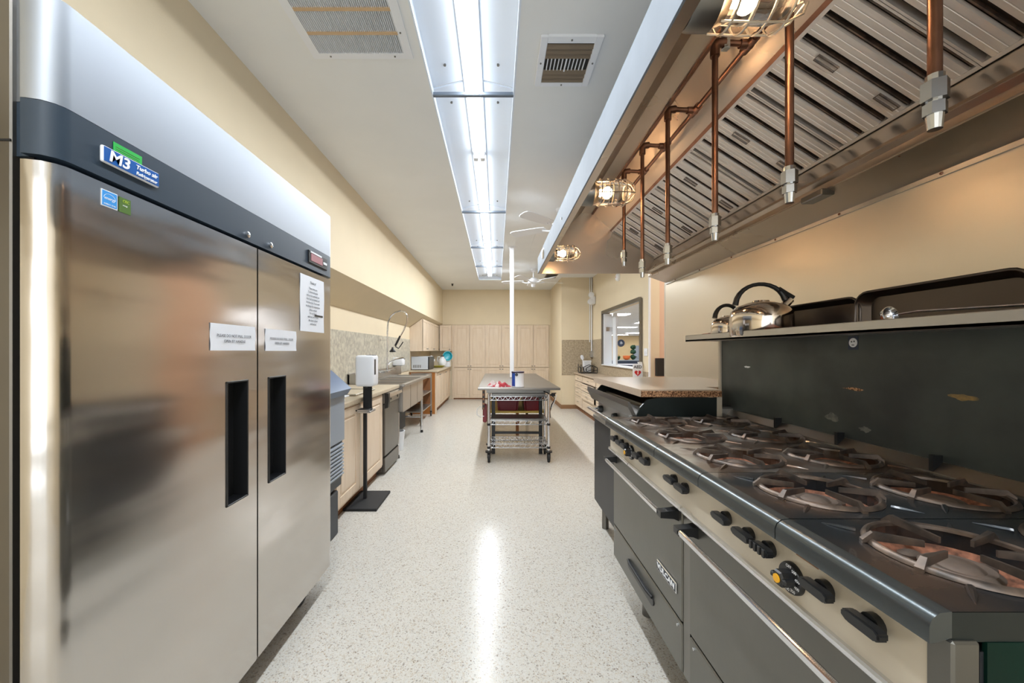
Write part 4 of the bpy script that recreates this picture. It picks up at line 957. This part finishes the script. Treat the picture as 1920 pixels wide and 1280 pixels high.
build('gutter_channel', MB().prism([(1.405, 2.05), (1.43, 2.03), (1.425, 2.003), (1.44, 2.0), (1.45, 2.05)], 'y', HY0, HY1-.005), 'hood', HD)
build('rear_flashing', MB().prism([(1.43, 1.998), (1.598, 1.94), (1.598, 1.946), (1.432, 2.006)], 'y', HY0, HY1-.005), 'hood_dark' if 'hood_dark' in M else 'hood', HD)
build('wall_flange', MB().box(1.590, 1.599, HY0, HY1-.005, 1.925, 1.945), 'steel', HD)
build('grease_cup', MB().box(1.40, 1.46, 1.70, 1.82, 1.975, 2.003, .004), 'steel_dark', HD)
k = 0
y = .15
while y < 3.6:
    build('rivet', MB().ball((1.44, y, 1.999), .006, seg=8), 'copper', HD, True); build('rivet', MB().ball((1.589, y, 1.935), .006, seg=8), 'copper', HD, True); y += .42
build('front_screw', MB().cyl((.384, 3.3, 2.11), (.389, 3.3, 2.11), .008, 8).cyl((.384, 2.35, 2.09), (.389, 2.35, 2.09), .008, 8), 'steel_dark', HD)
# baffle filters
p0, p1 = Vector((1.083, 0, 2.430)), Vector((1.488, 0, 2.170)); dn = (p1-p0).normalized(); nn_ = Vector((dn.z, 0, -dn.x))
if nn_.z > 0: nn_ = -nn_
FL_ = (p1-p0).length
def fbar(mb, s0, s1, y0, y1, h0, h1, bev=0):
    """bar lying in the filter plane: s along the slope, h out of it towards the cook"""
    P = lambda s, yy, h: (p0+dn*s+nn_*h)+Vector((0, yy, 0))
    V8 = [mb.b.verts.new(P(s, yy, h)) for s in (s0, s1) for yy in (y0, y1) for h in (h0, h1)]
    es = []
    for q4 in ((0, 1, 3, 2), (4, 6, 7, 5), (0, 4, 5, 1), (2, 3, 7, 6), (0, 2, 6, 4), (1, 5, 7, 3)): es.append(mb.b.faces.new([V8[i] for i in q4]))
    return mb
proto = None; pitch = .0925; fw = .499
yy = 3.71-fw
fi = 0
while yy > -.45:
    if proto is None:
        f = build('filter', fbar(MB(), 0, FL_, yy, yy+fw, -.03, -.025), 'gap', HD)
        build('filter_frame', fbar(fbar(fbar(fbar(MB(), 0, .014, yy, yy+fw, -.025, .004), FL_-.014, FL_, yy, yy+fw, -.025, .004), 0, FL_, yy, yy+.007, -.025, .003), 0, FL_, yy+fw-.007, yy+fw, -.025, .003), 'baffle', f)
        for j in range(5):
            a = yy+.010+j*.0955+.016; b = a+.066
            mb = MB(); prof = [(a, -.010), (a+.003, .0), (a+.020, .002), (a+.022, -.001), (a+.024, .002), (a+.042, .002), (a+.044, -.001), (a+.046, .002), (b-.003, 0), (b, -.010)]
            A = [mb.b.verts.new(p0+dn*.012+nn_*h+Vector((0, u, 0))) for u, h in prof]; B = [mb.b.verts.new(p0+dn*(FL_-.012)+nn_*h+Vector((0, u, 0))) for u, h in prof]
            for i in range(len(prof)-1): mb.b.faces.new((A[i], A[i+1], B[i+1], B[i]))
            build('baffle', mb, 'baffle', f)
            build('dark_baffle', fbar(MB(), .012, FL_-.012, a-.011, a-.006, -.018, -.006), 'cast', f)
        for s in (.10, .36):
            c = yy+fw/2-.035
            pts = [p0+dn*s_+nn_*.012+Vector((0, u, 0)) for s_, u in ((s, c), (s, c+.022), (s+.085, c+.022), (s+.085, c))]
            build('filter_handle', MB().tube(pts, .004, 6, True), 'cast', f)
        proto = f
    else:
        c = proto.copy(); COL.objects.link(c); c.location = (0, -fi*fw-fi*.002, 0)
        for ch in proto.children: d = ch.copy(); COL.objects.link(d); d.parent = c
    fi += 1; yy = 3.71-fw*(fi+1)-fi*.002
# cage lamps
def cage_lamp(y, label, x=.485, z=2.14):
    T = thing('caged_lamp', label, 'lamp', (x, y, z), 'caged jar lamps inside the hood')
    build('base_collar', MB().lathe([(.062, -.05), (.066, -.03), (.066, .01), (.056, .022), (.052, .035)], (x, y, z), 24, 'x'), 'steel_dark', T, True)
    build('junction_box', MB().lathe([(.035, -.085), (.05, -.075), (.05, -.04)], (x, y, z), 16, 'x'), 'steel', T, True)
    build('glass_jar', MB().lathe([(.050, .03), (.052, .06), (.052, .15), (.046, .18), (.03, .20), (0, .207)], (x, y, z), 24, 'x'), 'glass', T, True)
    build('bulb', MB().ball((x+.085, y, z), .020, (1.25, 1, 1), 16).cyl((x+.03, y, z), (x+.065, y, z), .012, 10), 'bulb', T, True)
    cg = MB()
    for k in range(4):
        xx = x+.045+k*.042; cg.tube([(xx, y+.068*math.cos(a), z+.068*math.sin(a)) for a in [2*math.pi*i/20 for i in range(20)]], .0028, 5, True)
    for k in range(6):
        a = 2*math.pi*k/6+.3; cyy, czz = math.cos(a), math.sin(a)
        cg.tube([(x+.02, y+.066*cyy, z+.066*czz), (x+.10, y+.069*cyy, z+.069*czz), (x+.175, y+.068*cyy, z+.068*czz), (x+.215, y+.045*cyy, z+.045*czz), (x+.232, y+.01*cyy, z+.01*czz)], .0028, 5)
    build('wire_cage', cg, 'wire', T, True)
cage_lamp(3.28, 'caged jar lamp at the far end of the hood, farthest of the three', .465, 2.11)
cage_lamp(2.06, 'caged jar lamp in the middle of the hood with glowing bulb', .49, 2.125)
cage_lamp(.93, 'caged jar lamp at the top edge of the picture, nearest of the three', .50, 2.13)
# suppression pipework
PP = thing('fire_suppression_pipe', 'copper fire suppression pipe inside the hood with hanging nozzle drops', 'pipe', (.9, 1.7, 2.4))
zm = 2.385; xm = .895; xd = .772
build('manifold', MB().cyl((xm, .3, zm), (xm, 2.95, zm), .010, 12), 'copper', PP, True)
for i, yd in enumerate((.695, 1.04, 1.395, 1.78, 2.09, 2.39)):
    short = i == 5
    zb = 1.775 if not short else 1.90
    d = build('drop_pipe', MB().tube([(xm, yd, zm), (xd+.02, yd, zm+.005), (xd+.004, yd, zm), (xd, yd, zm-.02), (xd, yd, zb)], [.010, .010, .010, .010, .010], 12), 'copper', PP, True)
    build('tee_fitting', MB().cyl((xm, yd-.035, zm), (xm, yd+.035, zm), .016, 12).cyl((xm, yd, zm), (xm-.035, yd, zm), .015, 12).ball((xm, yd, zm), .018, seg=10), 'copper_dark' if 'copper_dark' in M else 'copper', d, True)
    build('elbow', MB().tube([(xd+.035, yd, zm+.005), (xd+.008, yd, zm+.002), (xd, yd, zm-.012), (xd, yd, zm-.045)], .016, 10), 'copper', d, True)
    nz = MB().cyl((xd, yd, zb+.01), (xd, yd, zb-.004), .013, 12).cyl((xd, yd, zb-.002), (xd, yd, zb-.035), .019, 6).cyl((xd, yd, zb-.035), (xd, yd, zb-.042), .012, 12).cyl((xd, yd, zb-.040), (xd, yd, zb-.060), .0165, 6).cyl((xd, yd, zb-.06), (xd, yd, zb-.085), .0125, 14, .010)
    build('nozzle', nz, 'zinc', d)
build('hanger_bracket', MB().box(xd+.028, xd+.048, 1.385, 1.405, zm-.02, 2.57).cyl((xd+.038, 1.395, zm-.018), (xd+.038, 1.395, zm-.012), .014, 8), 'zinc', PP)
build('far_stub', MB().cyl((xm-.1, 2.72, zm), (xm, 2.72, zm), .009, 8).cyl((xm-.1, 2.72, zm), (xm-.1, 2.72, zm-.06), .009, 8), 'copper', PP, True)

# ---------------------------------------------------------------- right far counter
xr, zt = 1.765, .83
DRL = ['pale maple drawer cabinet under the basket at the far end of right counter', 'pale maple drawer cabinet in the middle of the right counter', 'pale maple drawer cabinet beside the griddle, nearest on the right counter']
for i, (a, b) in enumerate(((8.16, 8.89), (7.05, 8.14), (5.95, 7.03))):
    T = thing('drawer_cabinet', DRL[i], 'cabinet', (1.95, (a+b)/2, 0), 'drawer cabinets along the right wall')
    build('carcass', MB().box(xr+.02, 2.16, a, b, .09, zt-.035), 'cab', T)
    build('toe_kick', MB().box(xr+.05, 2.16, a, b, 0, .09), 'wood', T)
    zs = [.10, .33, .50, .65, .785]
    for j, (z0, z1) in enumerate(zip(zs, zs[1:])):
        off = (.03 if (i == 1 and j in (1, 2)) else 0)
        d = build('drawer', door_mb('-x', a+.01, b-.01, z0+.006, z1-.006, xr-off, t=.02+off, fr=.035), 'cab', T)
        build('pull', MB().box(xr-off-.022, xr-off-.016, (a+b)/2-.05, (a+b)/2+.05, (z0+z1)/2-.005, (z0+z1)/2+.005).box(xr-off-.018, xr-off, (a+b)/2-.05, (a+b)/2-.042, (z0+z1)/2-.004, (z0+z1)/2+.004).box(xr-off-.018, xr-off, (a+b)/2+.042, (a+b)/2+.05, (z0+z1)/2-.004, (z0+z1)/2+.004), 'zinc', d)
tag(build('countertop', MB().box(1.735, 2.16, 5.6, 8.90, zt-.033, zt, .005), 'counter'), 'tan laminate countertop along the right wall below the window opening', 'countertop')
# basket and its contents
q = thing('wire_basket', 'black wire basket with curved sides on the far right counter', 'basket', (1.95, 8.4, zt))
def curvy(x, y0, y1): pass
bk = MB(); X0, X1, Yf, Yb_ = 1.78, 2.12, 8.30, 8.60
for yb in (Yf, Yb_):
    bk.tube([(X0, yb, zt+.006), (X1, yb, zt+.006)], .008, 6)
    bk.tube([(X0+.16, yb, zt+.01), (X0+.12, yb, zt+.04), (X0+.105, yb, zt+.08), (X0+.12, yb, zt+.12), (X0+.18, yb, zt+.15), (X0+.24, yb, zt+.17), (X1-.02, yb, zt+.13), (X1, yb, zt+.12), (X1, yb, zt+.006)], .008, 6)
    bk.tube([(X0+.16, yb, zt+.01), (X0+.2, yb, zt+.02), (X0+.25, yb, zt+.05), (X0+.3, yb, zt+.06), (X1, yb, zt+.06)], .007, 6)
    bk.tube([(X0, yb, zt+.19), (X0, yb, zt+.02), (X0+.03, yb, zt+.006), (X0+.055, yb, zt+.06), (X0+.05, yb, zt+.12), (X0+.02, yb, zt+.14)], .008, 6)
for x in (X0, X1): 
    for dz in (.006, .12): bk.tube([(x, Yf, zt+dz), (x, Yb_, zt+dz)], .006, 6)
build('wire_frame', bk, 'black', q, True)
ms = MB()
for k in range(12): ms.cyl((X0+.01+k*.029, Yf+.01, zt+.008), (X0+.01+k*.029, Yb_-.01, zt+.008), .002, 5).cyl((X0+.01+k*.029, Yb_-.005, zt+.008), (X0+.01+k*.029, Yb_-.005, zt+.13), .002, 5).cyl((X0+.01+k*.029, Yf+.005, zt+.008), (X0+.01+k*.029, Yf+.005, zt+.12), .002, 5)
build('mesh_wires', ms, 'steel_dark', q, kind='stuff')
q = thing('white_box', 'small white carton standing behind the wire basket', 'box', (2.0, 8.68, zt))
build('carton', MB().box(1.92, 2.07, 8.64, 8.74, zt+.001, zt+.255, .004), 'white', q)
build('carton_lid', MB().box(1.915, 2.075, 8.635, 8.745, zt+.235, zt+.262, .003), 'white', q)
q = thing('white_scoop', 'small white spoon-shaped scoop sticking up behind the basket', 'scoop', (1.9, 8.7, zt))
mb = MB().ball((0, 0, 0), .05, (.75, .15, 1.15)); bmesh.ops.transform(mb.b, matrix=Matrix.Translation((1.905, 8.78, zt+.33)) @ Matrix.Rotation(-.3, 4, 'Y'), verts=mb.b.verts)
build('scoop_head', mb, 'paper', q, True)
build('stem', MB().cyl((1.93, 8.78, zt+.001), (1.918, 8.78, zt+.29), .009, 8), 'paper', q, True)
q = thing('defibrillator_sign', 'small white AED sign with a red heart on the right counter', 'sign', (2.08, 5.82, zt))
build('sign_plate', MB().box(2.005, 2.15, 5.805, 5.815, zt+.075, zt+.28, .002), 'paper', q)
build('sign_wing', MB().prism([(2.10, zt+.28), (2.15, zt+.28), (2.145, zt+.31), (2.09, zt+.31)], 'y', 5.815, 5.86), 'white', q)
build('sign_foot', MB().box(2.0, 2.155, 5.79, 5.85, zt+.001, zt+.076), 'white', q)
text('lettering', 'AED', (2.077, 5.803, zt+.235), .062, '-y', 'ink', q, ext=.001, font_off=.001)
hp = [(.016*16*math.sin(t_)**3/16, (13*math.cos(t_)-5*math.cos(2*t_)-2*math.cos(3*t_)-math.cos(4*t_))*.001) for t_ in [2*math.pi*k/40 for k in range(40)]]
mb = MB(); mb.prism([(2.077+u*3.0, zt+.148+v_*3.0) for u, v_ in hp], 'y', 5.801, 5.8045); build('heart', mb, 'red', q)
mb = MB(); mb.prism([(2.083, zt+.175), (2.064, zt+.142), (2.077, zt+.142), (2.070, zt+.115), (2.092, zt+.150), (2.079, zt+.150), (2.09, zt+.175)], 'y', 5.7995, 5.802); build('lightning_bolt', mb, 'whiteink', q)
q = thing('white_bowl', 'white upturned bowl beside the AED sign on the right counter', 'bowl', (2.08, 5.66, zt))
build('bowl', MB().lathe([(.075, .001), (.075, .05), (.06, .075), (.03, .09), (0, .092)], (2.07, 5.68, zt), 24), 'paper', q, True)
build('foot_ring', MB().lathe([(.028, .09), (.028, .096), (.022, .096)], (2.07, 5.68, zt), 20), 'paper', q, True)
q = thing('light_switch', 'white double light switch at the end of the right wall', 'switch', (2.165, 5.73, 1.28))
build('plate', MB().box(2.162, 2.17, 5.66, 5.79, 1.23, 1.34, .002), 'white', q)
for y in (5.695, 5.755): build('toggle', MB().box(2.155, 2.163, y-.012, y+.012, 1.265, 1.305, .002), 'paper', q)
q = thing('emergency_light', 'white two-headed emergency light at the top of the wall conduit', 'emergency light', (2.1, 8.85, 2.4))
build('battery_box', MB().box(2.10, 2.165, 8.62, 8.84, 2.33, 2.50, .01), 'white', q)
for (x, z) in ((2.07, 2.53), (2.05, 2.38)): build('lamp_head', MB().lathe([(.02, .02), (.055, 0), (.06, -.05), (0, -.055)], (x, 8.66, z), 18, 'y'), 'white', q, True)
q = thing('wall_conduit', 'slim white conduit running down the far right wall corner', 'conduit', (2.14, 8.88, 1.3))
build('pipe', MB().cyl((2.14, 8.88, 1.28), (2.14, 8.88, ZC), .013, 10).cyl((2.10, 8.89, 1.5), (2.10, 8.89, ZC), .008, 8), 'white', q, True)
build('outlet_box', MB().box(2.10, 2.165, 8.83, 8.9, 1.16, 1.30, .004), 'zinc', q)
q = thing('wall_detector', 'small round white detector high on right wall under the hood edge', 'detector', (2.15, 7.0, 2.6))
build('disc', MB().lathe([(.07, .02), (.07, -.01), (.05, -.03), (0, -.032)], (2.15, 7.0, 2.61), 24, 'x'), 'white', q, True)
build('indicator', MB().ball((2.117, 7.0, 2.61), .008, seg=8), 'red', q)
q = thing('brown_wall_cabinet', 'dark brown box on the pinkish hallway wall beyond the window', 'box', (2.3, 5.56, .95))
build('box_body', MB().box(2.235, 2.345, 5.50, 5.579, .95, 1.20, .003), 'vent_dark', q)
build('box_trim', MB().box(2.228, 2.352, 5.56, 5.5795, .942, 1.208), 'pink', q)

# ---------------------------------------------------------------- dining hall seen through the opening
n_ = 0
for Y in (9, 12.5, 16, 19.2, 22.4, 25.2, 28.3):
    for X in (3.6, 6.2, 8.8, 11.4, 14):
        T = thing('hall_ceiling_panel', 'flat white lit ceiling panel in the dining hall beyond the opening', 'ceiling light', (X, Y, 2.45), 'lit ceiling panels in the hall')
        build('diffuser', MB().box(X-.55, X+.55, Y-.27, Y+.27, 2.445, 2.455), 'halllight', T)
        build('frame', MB().box(X-.6, X-.55, Y-.3, Y+.3, 2.44, 2.46).box(X+.55, X+.6, Y-.3, Y+.3, 2.44, 2.46), 'white', T)
q = thing('wall_clock', 'large round dark wall clock in the hall beyond the opening', 'clock', (9.45, 29.95, 1.9))
build('face', MB().lathe([(.27, 0), (.27, -.04), (.24, -.05), (0, -.05)], (9.45, 29.98, 1.91), 32, 'y'), 'navy', q)
build('dial', MB().lathe([(.1, -.051), (.1, -.054), (0, -.054)], (9.45, 29.98, 1.91), 24, 'y'), 'ice_grey', q)
build('hand', MB().box(9.44, 9.46, 29.915, 29.925, 1.9, 2.06).box(9.45, 9.58, 29.915, 29.925, 1.9, 1.92), 'white', q)
q = thing('topiary_plant', 'dark green three-ball topiary on the counter in the hall', 'plant', (9.9, 28.6, .65))
for z in (1.58, 1.25, .86):
    mb = MB().ball((9.9, 28.6, z), .2, (1, 1, .8), 14)
    for v_ in mb.b.verts: v_.co += Vector((random.uniform(-.03, .03), random.uniform(-.03, .03), random.uniform(-.03, .03)))
    build('foliage_ball', mb, 'leaf', q)
build('stem', MB().cyl((9.9, 28.6, .66), (9.9, 28.6, 1.5), .025, 8), 'wood', q)
q = thing('orange_planter', 'orange bowl of fruit on the counter in the hall', 'bowl', (9.4, 28.6, .66))
build('bowl', MB().lathe([(.1, .0), (.24, .12), (.26, .28), (.2, .30), (0, .3)], (9.42, 28.6, .66), 18), 'orange', q, True)
build('rim', MB().lathe([(.25, .27), (.28, .29), (.25, .31)], (9.42, 28.6, .66), 18, cap=False), 'orange', q, True)
q = thing('dark_basket', 'dark green basket at the left end of the hall counter', 'basket', (8.7, 28.6, .66))
build('basket_wall', MB().lathe([(.12, 0), (.2, .1), (.22, .26), (.16, .27), (0, .25)], (8.75, 28.6, .66), 16), 'leaf', q, True)
build('handle', MB().tube([(8.75+.18*math.cos(a), 28.6, .9+.12*math.sin(a)) for a in [math.pi*k/8 for k in range(9)]], .015, 6), 'wood', q)
q = thing('hall_counter', 'long counter with pale top and dark striped front in the hall', 'counter', (10.5, 28.4, 0))
build('counter_top', MB().box(7.5, 14, 28.2, 29, .60, .66), 'ice_grey', q)
build('front', MB().box(7.6, 13.9, 28.3, 28.95, 0, .60), 'navy', q)
build('pale_stripe', MB().box(7.6, 13.9, 28.28, 28.30, .30, .40), 'paper', q)
q = thing('hall_door', 'pale blue door at the far end of the dining hall', 'door', (10.9, 29.95, 0))
build('slab', MB().box(10.35, 11.4, 29.93, 29.99, 0, 1.72), 'ice_grey', q); build('handle', MB().box(10.5, 10.65, 29.88, 29.93, .85, .9), 'zinc', q)
